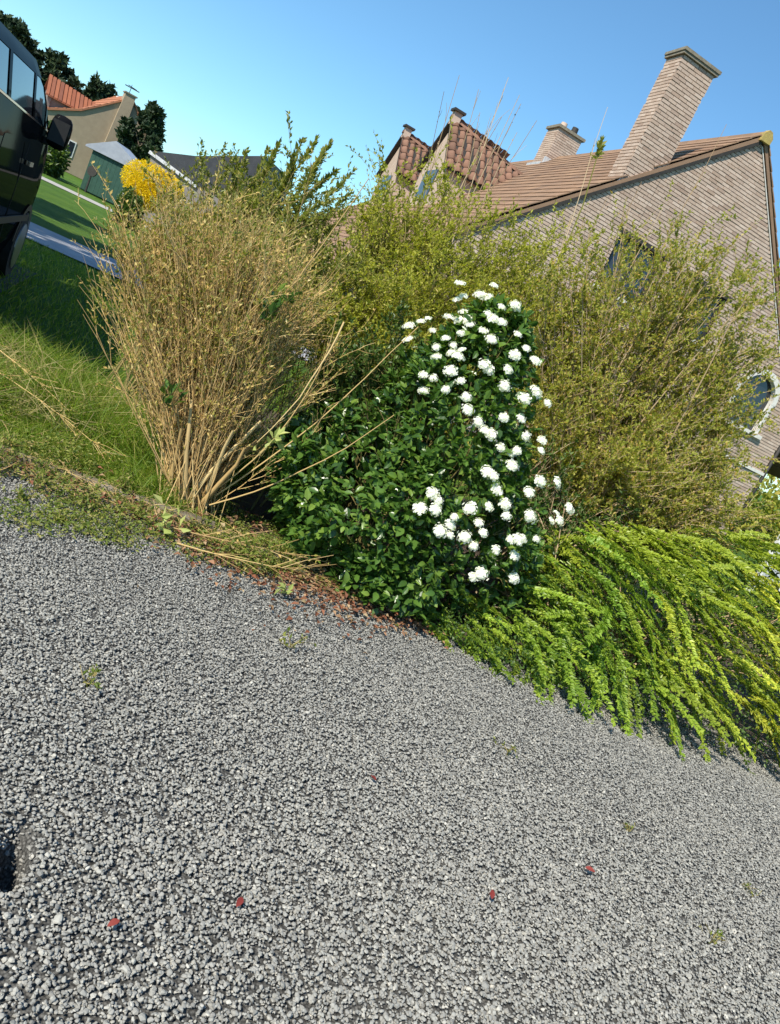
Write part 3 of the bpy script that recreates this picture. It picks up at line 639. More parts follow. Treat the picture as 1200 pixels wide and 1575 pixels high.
# dark hedge and brown bush between shed and van
def blob_bush(name, label, catg, ells, n, leaf, mat, inner=None, asp=.6):
    c = np.array(ells[0][:2]+(0.,)); o = thing(name, label, catg, tuple(c))
    E_ = np.array(ells); w_ = E_[:, 3]*E_[:, 4]; k = rng.choice(len(ells), n, p=w_/w_.sum())
    d = rdir(n); r_ = (rng.random(n)**.25)[:, None]; r_ *= (1+.03*rng.normal(size=(n, 1))); P = E_[k, :3]+d*E_[k, 3:]*r_
    P[:, 2] = np.maximum(P[:, 2], .05)
    build(o, c, 'foliage', [leaf_arrays(P, unit(d+rdir(n)*.8), unit(d+rdir(n)*.5), leaf*(.6+.8*rng.random(n)), asp)], mat)
    st = stems_to(c, E_[rng.integers(0, len(ells), 9), :3]+rdir(9)*.3*E_[0, 3], 5, .15)
    build(o, c, 'stem', [tubes(st, .05, .015, 5)], M['bark'], kind=None); return o
blob_bush('hedge', 'dark green hedge between the van mirror and the shed', 'hedge', [(-25.4, 43, .8, 1.5, 1.0, 1.2), (-26.9, 45, 1.0, 1.6, 1.0, 1.5), (-24.5, 41.5, .6, .8, .7, .9)], 7000, .22, M['leaf_dark'])
blob_bush('yellow_bush', 'bright yellow flowering bush clipped round beyond the tan shrub', 'bush', [(-13.55, 30, 1.75, .95, .9, .72), (-12.95, 30.2, 1.85, .70, .7, .55), (-13.3, 29.9, 1.35, .9, .8, .55)], 26000, .055, M['yellow'])
blob_bush('clipped_shrub', 'dull green shrub underneath the yellow bush', 'shrub', [(-13.55, 28.9, .45, .26, .35, .9), (-13.2, 28.9, .4, .3, .4, .8)], 4000, .10, M['leaf_dark'])
blob_bush('brown_hedge', 'brownish hedge beside the right corner of the brick house', 'hedge', [(9.8, 24, 1.0, 1.6, 1.0, 1.1), (12.0, 25, 1.0, 1.8, 1.0, 1.2)], 4000, .16, M['leaf_olive'])

# ------------------------------------------------------------------ black van
def build_van(loc, rz):
    v = thing('black_van', 'glossy black passenger van with tinted side windows parked at the left', 'van', loc, rz)
    paint = plain('black_paint', [(.006, .006, .007), (.009, .009, .010)], 2, .3, spec=.0, coat=.16)
    vglass = plain('tinted_glass', [(.010, .012, .016), (.014, .017, .022)], 2, .03, spec=.45)
    chrome = plain('chrome', [(.7, .7, .72), (.8, .8, .82)], 3, .12, metal=1.0)
    rubber = plain('rubber', [(.012, .012, .012), (.02, .02, .02)], 20, .8)
    plastic = plain('black_plastic', [(.012, .012, .013), (.018, .018, .018)], 20, .5)
    alloy = plain('alloy', [(.45, .45, .47), (.55, .55, .56)], 5, .3, metal=1.0)
    lens = plain('lamp_lens', [(.55, .56, .58), (.65, .66, .68)], 5, .08, spec=.8)
    redl = plain('red_lens', [(.25, .01, .01), (.32, .015, .015)], 5, .1, spec=.8)
    xs = [0, .04, .12, .28, .40, .8, 1.2, 1.55, 1.66, 2.0, 2.4, 2.74, 2.84, 3.1, 3.3, 3.5, 3.58, 3.66, 3.76, 3.86, 3.95, 4.05, 4.15, 4.3, 4.5, 4.68, 4.80, 4.87, 4.9]
    def T(x):
        if x <= 3.1: return 2.0-.10*max(0, (.12-x)/.12)**2
        if x <= 4.15: f_ = (x-3.1)/1.05; return 2.0-.04*f_-.72*f_**1.25
        if x <= 4.8: return 1.24-.18*((x-4.15)/.65)**1.5
        return 1.06-.30*((x-4.8)/.1)
    def belt(x): return 1.56-.055*(x-1.0)*.55
    def rows(x):
        t_ = T(x); full = t_ > belt(x)+.2
        b_ = min(belt(x), t_-.13); w_ = min(1.83, max(t_-.115, b_+.02)); s_ = t_-.05
        hw = .97
        tp = 1.0-.20*max(0, (x-4.05)/.85)**2-.06*max(0, (.12-x)/.12)**2
        yb = lambda z_: hw-.17*max(0, (z_-1.35)/.65)**1.35
        L_ = [(.24, hw-.07), (.42, hw-.015), (.62, hw), (.95, hw+.005), (1.16, hw-.008)]
        L_ = [(min(z_, b_-.02*(5-i_)) if z_ > b_-.1 else z_, y_) for i_, (z_, y_) in enumerate(L_)]
        L_ += [(b_, yb(b_)-.004), (w_, yb(w_)), (max(s_, w_+.02), yb(s_)-.05), (t_-.008, .58), (t_+.012, 0.)]
        return [(x, -y_*tp, z_) for (z_, y_) in L_]
    G = [rows(x) for x in xs]; nr = len(G[0])
    side = {'window': [(4, 7), (8, 11), (12, 15)], 'quarter_window': [(16, 19)]}
    sets = {}
    for nm, rg_ in side.items():
        for k, (a_, b_) in enumerate(rg_): sets[(nm, k)] = [(i_, 5) for i_ in range(a_, b_)]
    sets[('windscreen', 0)] = [(i_, j_) for i_ in range(14, 22) for j_ in (8,)]
    taken = {c_: k for k, L_ in sets.items() for c_ in L_}
    body = MB(); gl = {}
    for mir in (1, -1):
        P = [[(p_[0], p_[1]*mir, p_[2]) for p_ in g_] for g_ in G]
        for i_ in range(len(xs)-1):
            for j_ in range(nr-1):
                q_ = [P[i_][j_], P[i_+1][j_], P[i_+1][j_+1], P[i_][j_+1]]
                if mir < 0: q_ = q_[::-1]
                k = taken.get((i_, j_))
                if k is None: body.add(q_, [(0, 1, 2, 3)], .5)
                else:
                    q2 = [(p_[0], p_[1]*.992, p_[2]-(.006 if k[0] == 'windscreen' else 0)) for p_ in q_]
                    gl.setdefault((k, mir if k[0] != 'windscreen' else 0), MB()).add(q2, [(0, 1, 2, 3)], .5)
        for e_, rev in ((0, False), (-1, True)):
            q_ = [P[e_][j_] for j_ in range(nr)]+[(P[e_][0][0], 0, P[e_][0][2])]
            body.add(q_, [tuple(range(len(q_)))[::-1 if (rev == (mir > 0)) else 1]], .5)
    import bmesh
    me = body.mesh('body', paint, True); bm = bmesh.new(); bm.from_mesh(me); bmesh.ops.remove_doubles(bm, verts=bm.verts, dist=.0005); bmesh.ops.recalc_face_normals(bm, faces=bm.faces); bm.to_mesh(me); bm.free()
    bo = obj('body', me, v)
    for (k, mir), b in gl.items(): obj(k[0], b.mesh(k[0], vglass, True), v)
    for sg in (-1, 1):
        y0 = sg*.975
        trim = MB()
        for a_ in range(4, 20):
            p_, q_ = G[a_][5], G[a_+1][5]; trim.bar((p_[0], -sg*-1*abs(p_[1])*1.0-0*sg if False else sg*(abs(p_[1])+.004), p_[2]-.012), (q_[0], sg*(abs(q_[1])+.004), q_[2]-.012), .008, .014, .5)
        obj('belt_trim', trim.mesh('belt_trim', chrome), bo)
        obj('side_moulding', MB().box(.9, 4.0, min(y0, y0+sg*.015), max(y0, y0+sg*.015), .60, .66).mesh('side_moulding', plastic), bo)
        for xd in (1.6, 2.79):
            obj('door_seam', MB().box(xd-.004, xd+.004, sg*.974-.003, sg*.974+.003, .3, 1.3).mesh('door_seam', rubber), bo)
        obj('door_handle', MB().box(2.92, 3.12, min(sg*.972, sg*1.01), max(sg*.972, sg*1.01), 1.12, 1.16).mesh('door_handle', chrome), bo)
        # mirror: arm, rounded housing, glass
        my = sg*1.07; n1, n2 = 12, 8; VV = []; FF = []
        for a_ in range(n2+1):
            ph = -math.pi/2+math.pi*a_/n2
            for b_ in range(n1):
                th = 2*math.pi*b_/n1; c_ = math.copysign(abs(math.cos(th))**.55, math.cos(th)); s_ = math.copysign(abs(math.sin(th))**.55, math.sin(th)); cp = math.cos(ph)**.5; sp_ = math.copysign(abs(math.sin(ph))**.8, math.sin(ph))
                VV.append((3.60+.075*c_*cp, my+.105*s_*cp, 1.50+.155*sp_))
        for a_ in range(n2):
            for b_ in range(n1): FF.append((a_*n1+b_, a_*n1+(b_+1) % n1, (a_+1)*n1+(b_+1) % n1, (a_+1)*n1+b_))
        mo = obj('mirror', mk('mirror', VV, FF, paint, [.5]*len(FF), True), v)
        obj('mirror_arm', MB().bar((3.64, sg*.92, 1.36), (3.62, sg*1.03, 1.40), .09, .06).mesh('mirror_arm', plastic), mo)
        obj('mirror_glass', MB().box(3.515, 3.523, my-.08, my+.08, 1.40, 1.60).mesh('mirror_glass', plastic), mo)
        obj('headlight', MB().hexa([(4.45, sg*.905, .80), (4.70, sg*.78, .78), (4.72, sg*.70, .78), (4.46, sg*.80, .80), (4.45, sg*.90, 1.02), (4.68, sg*.78, .98), (4.70, sg*.70, .98), (4.46, sg*.80, 1.02)]).mesh('headlight', lens), v)
        obj('tail_light', MB().box(-.02, .10, min(sg*.80, sg*.955), max(sg*.80, sg*.955), .95, 1.5).mesh('tail_light', redl), v)
        for xw in (.95, 3.95):
            ya = sg*.76 if sg > 0 else -.985
            wh = obj('wheel', MB().cyl((xw, ya, .34), 1, .34, .34, .225, 28).mesh('wheel', rubber, False), v)
            yf = sg*.987
            obj('rim', MB().cyl((xw, min(yf, yf+sg*.012), .34), 1, .23, .23, .012, 24).mesh('rim', alloy), wh)
            ac = MB()
            for k in range(18):
                a0, a1 = math.pi*k/18-.15, math.pi*(k+1)/18-.15
                ac.add([(xw+r_*math.cos(a_), sg*.9835, .34+r_*math.sin(a_)) for (r_, a_) in ((.36, a0), (.42, a0), (.42, a1), (.36, a1))], [(0, 1, 2, 3)], .5)
            obj('wheel_arch', ac.mesh('wheel_arch', plastic), bo)
    obj('front_bumper', MB().box(4.55, 4.93, -.74, .74, .26, .58).mesh('front_bumper', plastic), v)
    obj('rear_bumper', MB().box(-.07, .1, -.88, .88, .3, .62).mesh('rear_bumper', plastic), v)
    obj('underbody', MB().box(.2, 4.5, -.74, .74, .20, .34).mesh('underbody', plastic), v)
    return v
build_van((-4.12-.383*.45+.924*.03, 3.92+.924*.45+.383*.03, -.02), R(112.5)).scale = (1, 1, 1.075)

# ------------------------------------------------------------------ shrubs of the planting bed
def leaf_template(L_, w_, mat, name='leaf', curl=.12):
    t_ = np.array([0, .18, .42, .7, .9, 1.0]); ww = np.array([.0, .62, 1.0, .8, .38, 0.])*w_/2; zc = -curl*L_*t_**2
    V_ = [(0, 0, 0)]
    for k in range(1, 5): V_ += [(t_[k]*L_, -ww[k], zc[k]+ww[k]*.35), (t_[k]*L_, 0, zc[k]), (t_[k]*L_, ww[k], zc[k]+ww[k]*.35)]
    V_.append((L_, 0, zc[5])); F_ = [(0, 1, 2), (0, 2, 3)]
    for k in range(3): b_ = 1+3*k; F_ += [(b_, b_+3, b_+4, b_+1), (b_+1, b_+4, b_+5, b_+2)]
    F_ += [(10, 13, 11), (11, 13, 12)]
    return mk(name, V_, F_, mat, [0.]*len(F_), True)
def frame_euler(D, Nn):
    D = Vector(D).normalized(); Nn = Vector(Nn); S_ = Nn.cross(D).normalized(); Nn = D.cross(S_)
    return Matrix((D, S_, Nn)).transposed().to_euler()
def big_leaves(P, D, Nn, L, w):
    """6-triangle oval leaves as one array"""
    n_ = len(P); S_ = unit(np.cross(Nn, D)); Nn = unit(np.cross(D, S_)); L = L[:, None]; w = w[:, None]
    q = lambda a_, b_, c_: P+D*L*a_+S_*w*b_+Nn*(c_*L)
    V_ = np.stack([P, q(.3, -.5, .06), q(.7, -.38, .02), q(1., 0, -.1), q(.7, .38, .02), q(.3, .5, .06), q(.3, 0, -.01), q(.7, 0, -.05)], 1).reshape(-1, 3)
    f_ = np.array([[0, 1, 6], [0, 6, 5], [1, 2, 7], [1, 7, 6], [6, 7, 4], [6, 4, 5], [2, 3, 7], [7, 3, 4]])
    F_ = (np.arange(n_)[:, None, None]*8+f_[None]).reshape(-1, 3)
    return V_, F_, np.repeat(rng.random(n_), 8)

# tan coppice shrub on the left
tb = np.array([-1.02, 4.12, 0.])
tan = thing('tan_shrub', 'dense tan twiggy shrub fanning up from one base beside the kerb', 'shrub', tuple(tb))
def fan(n, lo, xl, xr, y0, y1):
    x_ = xl+(xr-xl)*rng.random(n); zm = np.interp(x_, [-2.0, -1.88, -1.7, -1.45, -1.1, -.85, -.6, -.4], [.95, 1.30, 1.44, 1.50, 1.44, 1.28, 1.02, .85])
    return np.stack([x_, y0+(y1-y0)*rng.random(n), zm*(lo+(1-lo)*rng.random(n)**.6)], 1)
tips = np.concatenate([fan(340, .78, -1.95, -.88, 3.95, 5.0), fan(150, .5, -1.88, -.86, 3.80, 4.9), fan(10, .6, -.9, -.55, 4.0, 4.8)])
st = stems_to(tb, tips, 9, .06, .53, .46, .012)
lt = np.stack([rng.uniform(-1.95, -.95, 26), rng.uniform(4.1, 5.0, 26), np.zeros(26)], 1); lt[:, 2] = np.interp(lt[:, 0], [-2., -1.7, -1.3, -.9], [1.15, 1.42, 1.58, 1.45])+.12*rng.normal(size=26)
lsh = stems_to(tb, lt, 9, .085, .55, .42, .014); st = np.concatenate([st, lsh]); tips = np.concatenate([tips, lt])
order = np.argsort(-(.6*rng.random(len(st))-tips[:, 1]))
for k in order[:240]:
    V_, F_, r_ = tubes(st[k:k+1], .0024+.0034*rng.random()**1.5, .0010, 4)
    obj('stem', mk('stem', V_-tb, F_, M['twig_tan'], r_, True), tan)
for k in range(7):                                    # thick old stools at the base
    a_ = rng.random()*6.28; e_ = tb+np.array([.22*math.cos(a_), .18*math.sin(a_), .38+.25*rng.random()])
    V_, F_, r_ = tubes(stems_to(tb, e_[None], 5, .05), .018, .008, 6); obj('stool', mk('stool', V_-tb, F_, M['twig_tan'], r_, True), tan)
tw1 = twigs_on(st, 4600, (.10, .28), .2, 1., .55, 4, .3); tw2 = twigs_on(tw1, 7000, (.05, .16), .2, 1., .8, 3, .2)
build(tan, tb, 'twigs', [tubes(st[order[240:]], .004, .0012, 3), tubes(tw1, .0021, .0009, 3), tubes(tw2, .0013, .0007, 3)], M['twig_tan'])
build(tan, tb, 'dry_leaves', [leaves_on(tw1, 14000, (.012, .032), .45, .1, 1.), leaves_on(tw2, 24000, (.010, .028), .45, 0., 1.)], M['leaf_tan'])
hi = tw1[tw1[:, -1, 2] > .8]
build(tan, tb, 'green_leaves', [leaves_on(lsh, 900, (.016, .034), .45, .6, 1., .8), leaves_on(hi, 17000, (.014, .032), .45, .3, 1.)], M['leaf_privet'])
# long leaning canes
canes = [((-.95, 4.1, .12), (-.55, 4.0, .75), (-.62, 3.95, 1.28)), ((-.9, 4.1, .15), (-.55, 4.1, .7), (-.28, 4.2, 1.45)), ((-.9, 4.05, .1), (-.5, 4.0, .45), (-.2, 4.0, .95)), ((-1.1, 4.15, .2), (-1.5, 4.2, .5), (-1.9, 4.3, .7)), ((-.62, 3.95, 1.3), (-.6, 3.9, 1.0), (-.72, 3.85, .55)), ((-1.0, 4.0, 1.0), (-.9, 3.95, 1.5), (-.82, 3.95, 1.95))]
cn = wiggle(bez(*[np.array([c_[i_] for c_ in canes], float) for i_ in range(3)], 9), .006)
for k in range(len(cn)):
    V_, F_, r_ = tubes(cn[k:k+1], .0052, .002, 5); obj('cane', mk('cane', V_-tb, F_, M['twig_tan'], r_, True), tan)

# leafy shoots and grass-green shrub behind it
def shrub(name, label, base, ells, nst, ntw, nl, twl, lsz, lmat, tmat, shell=.5, asp=.5, extra=None, rise=.6, br=.25, ind=0, t0=.3, tl2=None, jit=.0):
    base = np.array(base, float); o = thing(name, label, 'shrub', tuple(base))
    tp = ell_tips(ells, nst, shell); s_ = stems_to(base, tp, 8, br, rise, .4, .012)
    t1 = twigs_on(s_, ntw, twl, t0, 1., .8, 4, .2, .7); t2 = twigs_on(t1, int(ntw*1.6), (twl[0]*.4, twl[1]*.5), .15, 1., .9, 3, .15)
    for k in range(min(ind, nst)):
        V_, F_, r_ = tubes(s_[k:k+1], .009, .002, 5); obj('stem', mk('stem', V_-base, F_, tmat, r_, True), o)
    pr = [tubes(t1, .0019, .0008, 3), tubes(t2, .0011, .0006, 3)]
    if ind < nst: pr.append(tubes(s_[ind:], .008, .002, 4))
    build(o, base, 'twigs', pr, tmat)
    build(o, base, 'leaves', [leaves_on(t1, int(nl*.35), lsz, asp, .1, 1., nup=1.3, jit=jit), leaves_on(t2, int(nl*.65), lsz, asp, 0., 1., nup=1.3, jit=jit)], lmat)
    return o, s_, t1
sh1, s1, _ = shrub('privet_shrub', 'tall leafy green shoots standing behind the tan shrub', (-1.75, 5.7, 0), [(-2.05, 5.6, 1.30, .40, .4, .45), (-1.85, 5.6, 1.42, .42, .4, .50), (-1.55, 5.7, 1.48, .45, .4, .56), (-1.3, 5.6, 1.45, .4, .35, .50)], 110, 1500, 46000, (.12, .33), (.018, .038), M['leaf_privet'], M['twig_green'], .4, .5, ind=40)
# upright leafy tips against the sky
tips = np.array([(-2.02, 5.7, 1.92), (-1.95, 5.6, 1.98), (-1.82, 5.7, 2.16), (-1.78, 5.6, 2.02), (-1.70, 5.7, 2.24), (-1.62, 5.6, 2.1), (-1.52, 5.7, 2.22), (-1.45, 5.6, 2.30), (-1.36, 5.7, 2.12), (-1.25, 5.6, 2.2), (-1.2, 5.7, 2.02), (-1.88, 5.8, 2.08), (-1.58, 5.7, 2.28), (-2.0, 5.6, 1.82)])
b1 = np.array([-1.75, 5.7, 0.]); sp_ = stems_to(b1+np.array([0, 0, .8]), tips, 7, .2, .6, .7, .006)
build(sh1, b1, 'shoots', [tubes(sp_, .005, .002, 4)], M['twig_green'])
build(sh1, b1, 'shoot_leaves', [leaves_on(sp_, 2600, (.028, .052), .5, .45, 1., .9, .5, .2)], M['leaf_privet'])

sh2, s2, t2_ = shrub('lime_shrub', 'broad yellow-green fine-leaved shrub in the middle of the bed', (-.55, 6.4, 0), [(-1.05, 6.2, 1.62, .55, .5, .72), (-.80, 6.4, 1.86, .46, .5, .78), (-.28, 6.2, 1.70, .5, .5, .76), (.12, 6.3, 1.82, .38, .4, .72), (-.5, 5.6, 1.15, .75, .35, .75), (.25, 6.2, 1.6, .42, .4, .78), (-.75, 5.4, 1.0, .4, .3, .6), (.1, 5.7, 1.0, .4, .35, .7)], 270, 4300, 150000, (.15, .40), (.018, .036), M['leaf_lime'], M['twig_green'], .6, .5, ind=40)
tips = np.array([(-1.09, 7, 3.19), (-1.05, 7, 3.38), (-.86, 7, 3.36), (-.66, 7, 3.5), (-.52, 7, 3.42), (-.5, 7, 3.34), (-.69, 7, 3.4), (-.34, 7, 3.3), (-.6, 6.9, 3.2), (-.75, 7.1, 3.25), (-.42, 6.8, 3.15), (-.95, 6.9, 3.1)])
b2 = np.array([-.55, 6.4, 0.]); sp2 = wiggle(stems_to(np.array([-.6, 6.9, 1.4]), tips, 8, .15, .5, .6, .004), .006); sp2t = twigs_on(sp2, 46, (.08, .25), .4, .95, .45, 3, .5)
build(sh2, b2, 'bare_shoots', [tubes(sp2, .006, .0022, 4), tubes(sp2t, .0025, .0012, 3)], M['twig_brown'])
build(sh2, b2, 'buds', [leaves_on(sp2, 90, (.012, .022), .6, .3, 1., .7)], M['twig_brown'])

sh3, s3, t3_ = shrub('olive_shrub', 'big olive and rust tinted twiggy shrub in front of the brick gable', (1.35, 6.3, 0), [(.55, 6.1, 1.72, .50, .5, .74), (1.0, 6.3, 2.15, .50, .5, .80), (1.45, 6.2, 2.18, .5, .5, .80), (1.85, 6.2, 1.70, .44, .45, .86), (1.1, 5.7, 1.1, .80, .35, .6), (2.05, 6.1, 1.0, .45, .4, .7), (1.5, 5.7, .9, .7, .3, .6)], 290, 4300, 165000, (.14, .38), (.018, .036), M['leaf_olive'], M['twig_brown'], .6, .5, ind=40)
tips = np.array([(.18, 7, 3.69), (1.06, 7, 3.94), (.45, 6.8, 3.0), (.62, 6.7, 2.95), (.85, 6.6, 3.05), (.35, 6.8, 2.85), (.72, 6.8, 3.2), (1.0, 6.7, 3.0), (.52, 6.6, 2.75), (.28, 6.6, 2.7), (.15, 6.6, 2.6), (.40, 6.5, 2.55)])
b3 = np.array([1.35, 6.3, 0.]); sp3 = wiggle(stems_to(np.array([.75, 6.5, 1.2]), tips, 8, .25, .5, .6, .004), .008); sp3t = twigs_on(sp3, 70, (.1, .3), .35, .95, .6, 3, .4)
build(sh3, b3, 'bare_shoots', [tubes(sp3, .006, .0018, 4), tubes(sp3t, .0025, .0012, 3)], M['twig_brown'])
build(sh3, b3, 'shoot_leaves', [leaves_on(sp3t, 260, (.02, .035), .5, .2, 1.)], M['leaf_olive'])
# one leafy sprig high against the roof
spg = np.array([[(.35, 6.5, 2.2), (.30, 6.5, 2.8), (.24, 6.5, 3.1), (.21, 6.5, 3.26)]]); build(sh3, b3, 'leafy_tip', [tubes(spg, .006, .003, 4), leaves_on(spg, 60, (.035, .06), .5, .72, 1., .9)], M['leaf_privet'])

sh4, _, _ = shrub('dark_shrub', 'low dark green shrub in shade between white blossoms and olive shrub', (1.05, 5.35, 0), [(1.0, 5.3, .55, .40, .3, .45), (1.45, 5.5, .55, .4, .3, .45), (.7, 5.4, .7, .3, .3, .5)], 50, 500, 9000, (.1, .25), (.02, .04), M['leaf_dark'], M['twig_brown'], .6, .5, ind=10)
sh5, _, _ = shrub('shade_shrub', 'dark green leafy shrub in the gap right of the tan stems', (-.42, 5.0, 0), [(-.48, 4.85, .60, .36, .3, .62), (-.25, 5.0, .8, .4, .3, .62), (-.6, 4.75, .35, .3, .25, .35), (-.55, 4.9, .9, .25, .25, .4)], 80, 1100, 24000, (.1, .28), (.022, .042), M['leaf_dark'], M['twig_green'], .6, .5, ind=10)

# white flowering viburnum-like shrub
vb_ = np.array([.14, 4.62, 0.])
vib = thing('white_flowering_shrub', 'glossy dark green shrub with white blossom clusters at the gravel edge', 'shrub', tuple(vb_))
zs = np.array([0, .3, .6, .8, 1.1, 1.4, 1.62, 1.8]); rs = np.array([.60, .72, .68, .60, .43, .26, .15, .04])
def vib_pts(n, lo, hi_):
    z_ = 1.68*rng.random(n)**1.1+.03; a_ = rng.random(n)*2*math.pi; q = hi_-(hi_-lo)*rng.random(n)**2.2
    lump = 1+.07*np.sin(3*a_+5*z_)+.05*np.sin(7*a_-9*z_)
    r_ = np.interp(z_, zs, rs)*q*lump; out_ = np.stack([np.cos(a_), np.sin(a_), np.full(n, .25)], 1)
    left = np.where((z_ < .75) & (np.cos(a_) < 0), 1.0+.18*(-np.cos(a_)), 1.0)
    return np.stack([.14-.06*(z_/1.7)**2+np.cos(a_)*r_*left, 4.62+np.sin(a_)*r_, z_], 1), unit(out_)
tp, _ = vib_pts(90, .8, 1.0); vs_ = stems_to(vb_, tp, 7, .15, .5, .4, .008)
for k in range(24):
    V_, F_, r_ = tubes(vs_[k:k+1], .011, .003, 5); obj('stem', mk('stem', V_-vb_, F_, M['bark'], r_, True), vib)
build(vib, vb_, 'twigs', [tubes(vs_[24:], .006, .002, 4), tubes(twigs_on(vs_, 500, (.08, .25), .4, 1., .7), .0025, .001, 3)], M['twig_green'])
C_, CO_ = vib_pts(560, .5, 1.06); c2_, co2_ = vib_pts(900, .75, 1.06); kf = (c2_[:, 0] < .25) & (c2_[:, 1] < 4.65) & (c2_[:, 2] < .85)
C_ = np.concatenate([C_, c2_[kf]]); CO_ = np.concatenate([CO_, co2_[kf]]); kc = rng.integers(0, len(C_), 17500); rr_ = .035+.06*rng.random(len(C_))
P_ = C_[kc]+rdir(len(kc))*rr_[kc][:, None]*rng.random((len(kc), 1))**.5; O_ = unit(CO_[kc]+.8*(P_-C_[kc])/rr_[kc][:, None])
kz = P_[:, 2] > .02; P_, O_ = P_[kz], O_[kz]
D_ = unit(O_*.7+rdir(len(P_))*.75+np.array([0, 0, .1])); Nn_ = unit(O_*.5+rdir(len(P_))*.5+np.array([0, 0, .75]))
Lf = .040+.030*rng.random(len(P_))
front = np.argsort(P_[:, 1]+.25*rng.random(len(P_))-.15*np.abs(P_[:, 0]))[:280]
lm = [leaf_template(.06, .034, M['leaf_vib'], curl=c_) for c_ in (.05, .15, .28)]
for q, k in enumerate(front): obj('leaf', lm[q % 3], vib, tuple(P_[k]-vb_), frame_euler(D_[k], Nn_[k]), scale=(Lf[k]/.06,)*3)
ms = np.ones(len(P_), bool); ms[front] = False
build(vib, vb_, 'foliage', [big_leaves(P_[ms], D_[ms], Nn_[ms], Lf[ms], Lf[ms]*.55)], M['leaf_vib'])
def blossom_mesh(seed):
    r2 = np.random.default_rng(seed); n_ = 46; V_ = []; F_ = []; Rr = []
    for k in range(n_):
        u_ = (k+.5)/n_; ph = math.acos(1-.95*u_); th = k*2.39996+r2.random()*.4; rad = 1+.12*r2.normal()
        c_ = np.array([math.sin(ph)*math.cos(th), math.sin(ph)*math.sin(th), .62*math.cos(ph)])*.034*rad
        nn = unit((np.array([math.sin(ph)*math.cos(th), math.sin(ph)*math.sin(th), math.cos(ph)])+r2.normal(size=3)*.25)[None])[0]
        a_ = unit(np.cross(nn, [.3, .5, .8])[None])[0]; b_ = np.cross(nn, a_); s_ = .0082*(1+.25*r2.normal()); o_ = r2.random()*6; i0 = len(V_)
        V_.append(c_+nn*.0015)
        for p_ in range(5):
            for (dr, da, hh) in ((.75, -.5, .002), (1.0, 0, .0028), (.75, .5, .002)): V_.append(c_+(a_*math.cos(o_+p_*1.2566+da)+b_*math.sin(o_+p_*1.2566+da))*s_*dr+nn*hh)
        for p_ in range(5): q_ = i0+1+3*p_; F_ += [(i0, q_, q_+1), (i0, q_+1, q_+2)]; v_ = r2.random(); Rr += [v_, v_]
    i0 = len(V_)
    for a_ in range(4):
        for b_ in range(10): ph, th = .02+.5*a_, 2*math.pi*b_/10; V_.append(np.array([math.sin(ph)*math.cos(th), math.sin(ph)*math.sin(th), .6*math.cos(ph)])*.030)
    for a_ in range(3):
        for b_ in range(10): q_ = i0+a_*10; F_ += [(q_+b_, q_+10+b_, q_+10+(b_+1) % 10), (q_+b_, q_+10+(b_+1) % 10, q_+(b_+1) % 10)]; Rr += [.1, .1]
    return mk('blossom', V_, F_, M['petal'], Rr)
bms = [blossom_mesh(k) for k in range(4)]
FL = [(-0.14, 4.6, 1.62), (-0.12, 4.61, 1.65), (-0.01, 4.61, 1.69), (-0.05, 4.61, 1.69), (0.07, 4.48, 1.67), (0.13, 4.47, 1.7), (-0.24, 4.6, 1.46), (-0.08, 4.61, 1.57), (-0.09, 4.55, 1.52), (-0.14, 4.61, 1.51), (0.1, 4.42, 1.6), (-0.03, 4.45, 1.52), (-0.19, 4.61, 1.41), (-0.29, 4.6, 1.31), (-0.05, 4.4, 1.46), (0.04, 4.39, 1.52), (0.19, 4.4, 1.58), (-0.06, 4.35, 1.39), (-0.05, 4.32, 1.35), (0.09, 4.35, 1.5), (-0.11, 4.32, 1.3), (-0.02, 4.29, 1.35), (0.22, 4.34, 1.48), (0.11, 4.27, 1.37), (0.22, 4.29, 1.4), (0.32, 4.4, 1.5), (-0.13, 4.25, 1.19), (-0.08, 4.22, 1.2), (-0.02, 4.24, 1.27), (0.24, 4.25, 1.32), (0.1, 4.16, 1.19), (0.13, 4.13, 1.14), (0.39, 4.35, 1.36), (0.2, 4.11, 1.11), (0.3, 4.18, 1.18), (0.38, 4.24, 1.21), (0.28, 4.11, 1.08), (0.44, 4.23, 1.14), (0.53, 4.32, 1.15), (0.35, 4.12, 1.04), (0.43, 4.17, 1.06), (0.44, 4.13, 0.98), (0.34, 4.04, 0.91), (0.42, 4.04, 0.85), (0.62, 4.27, 0.96), (0.74, 4.55, 0.96), (0.58, 4.18, 0.89), (0.13, 3.89, 0.62), (0.15, 3.92, 0.71), (0.19, 3.92, 0.69), (0.29, 3.92, 0.65), (0.34, 3.95, 0.72), (0.42, 4.0, 0.76), (0.52, 4.05, 0.75), (0.41, 3.96, 0.67), (0.64, 4.17, 0.78), (0.8, 4.46, 0.76), (0.82, 4.54, 0.8), (0.87, 4.53, 0.86), (0.26, 3.9, 0.56), (0.31, 3.91, 0.56), (0.38, 3.93, 0.58), (0.44, 3.96, 0.55), (0.55, 4.02, 0.57), (0.6, 4.08, 0.64), (0.74, 4.25, 0.67), (0.66, 4.14, 0.66), (0.66, 4.12, 0.56), (0.51, 4.0, 0.39), (0.54, 4.02, 0.42), (0.72, 4.19, 0.43)]
FL = FL+[tuple(np.array(FL[i_])+rng.normal(size=3)*np.array([.05, .03, .05])) for i_ in list(range(0, 46, 2))+[50, 53, 56, 60, 62, 64]]
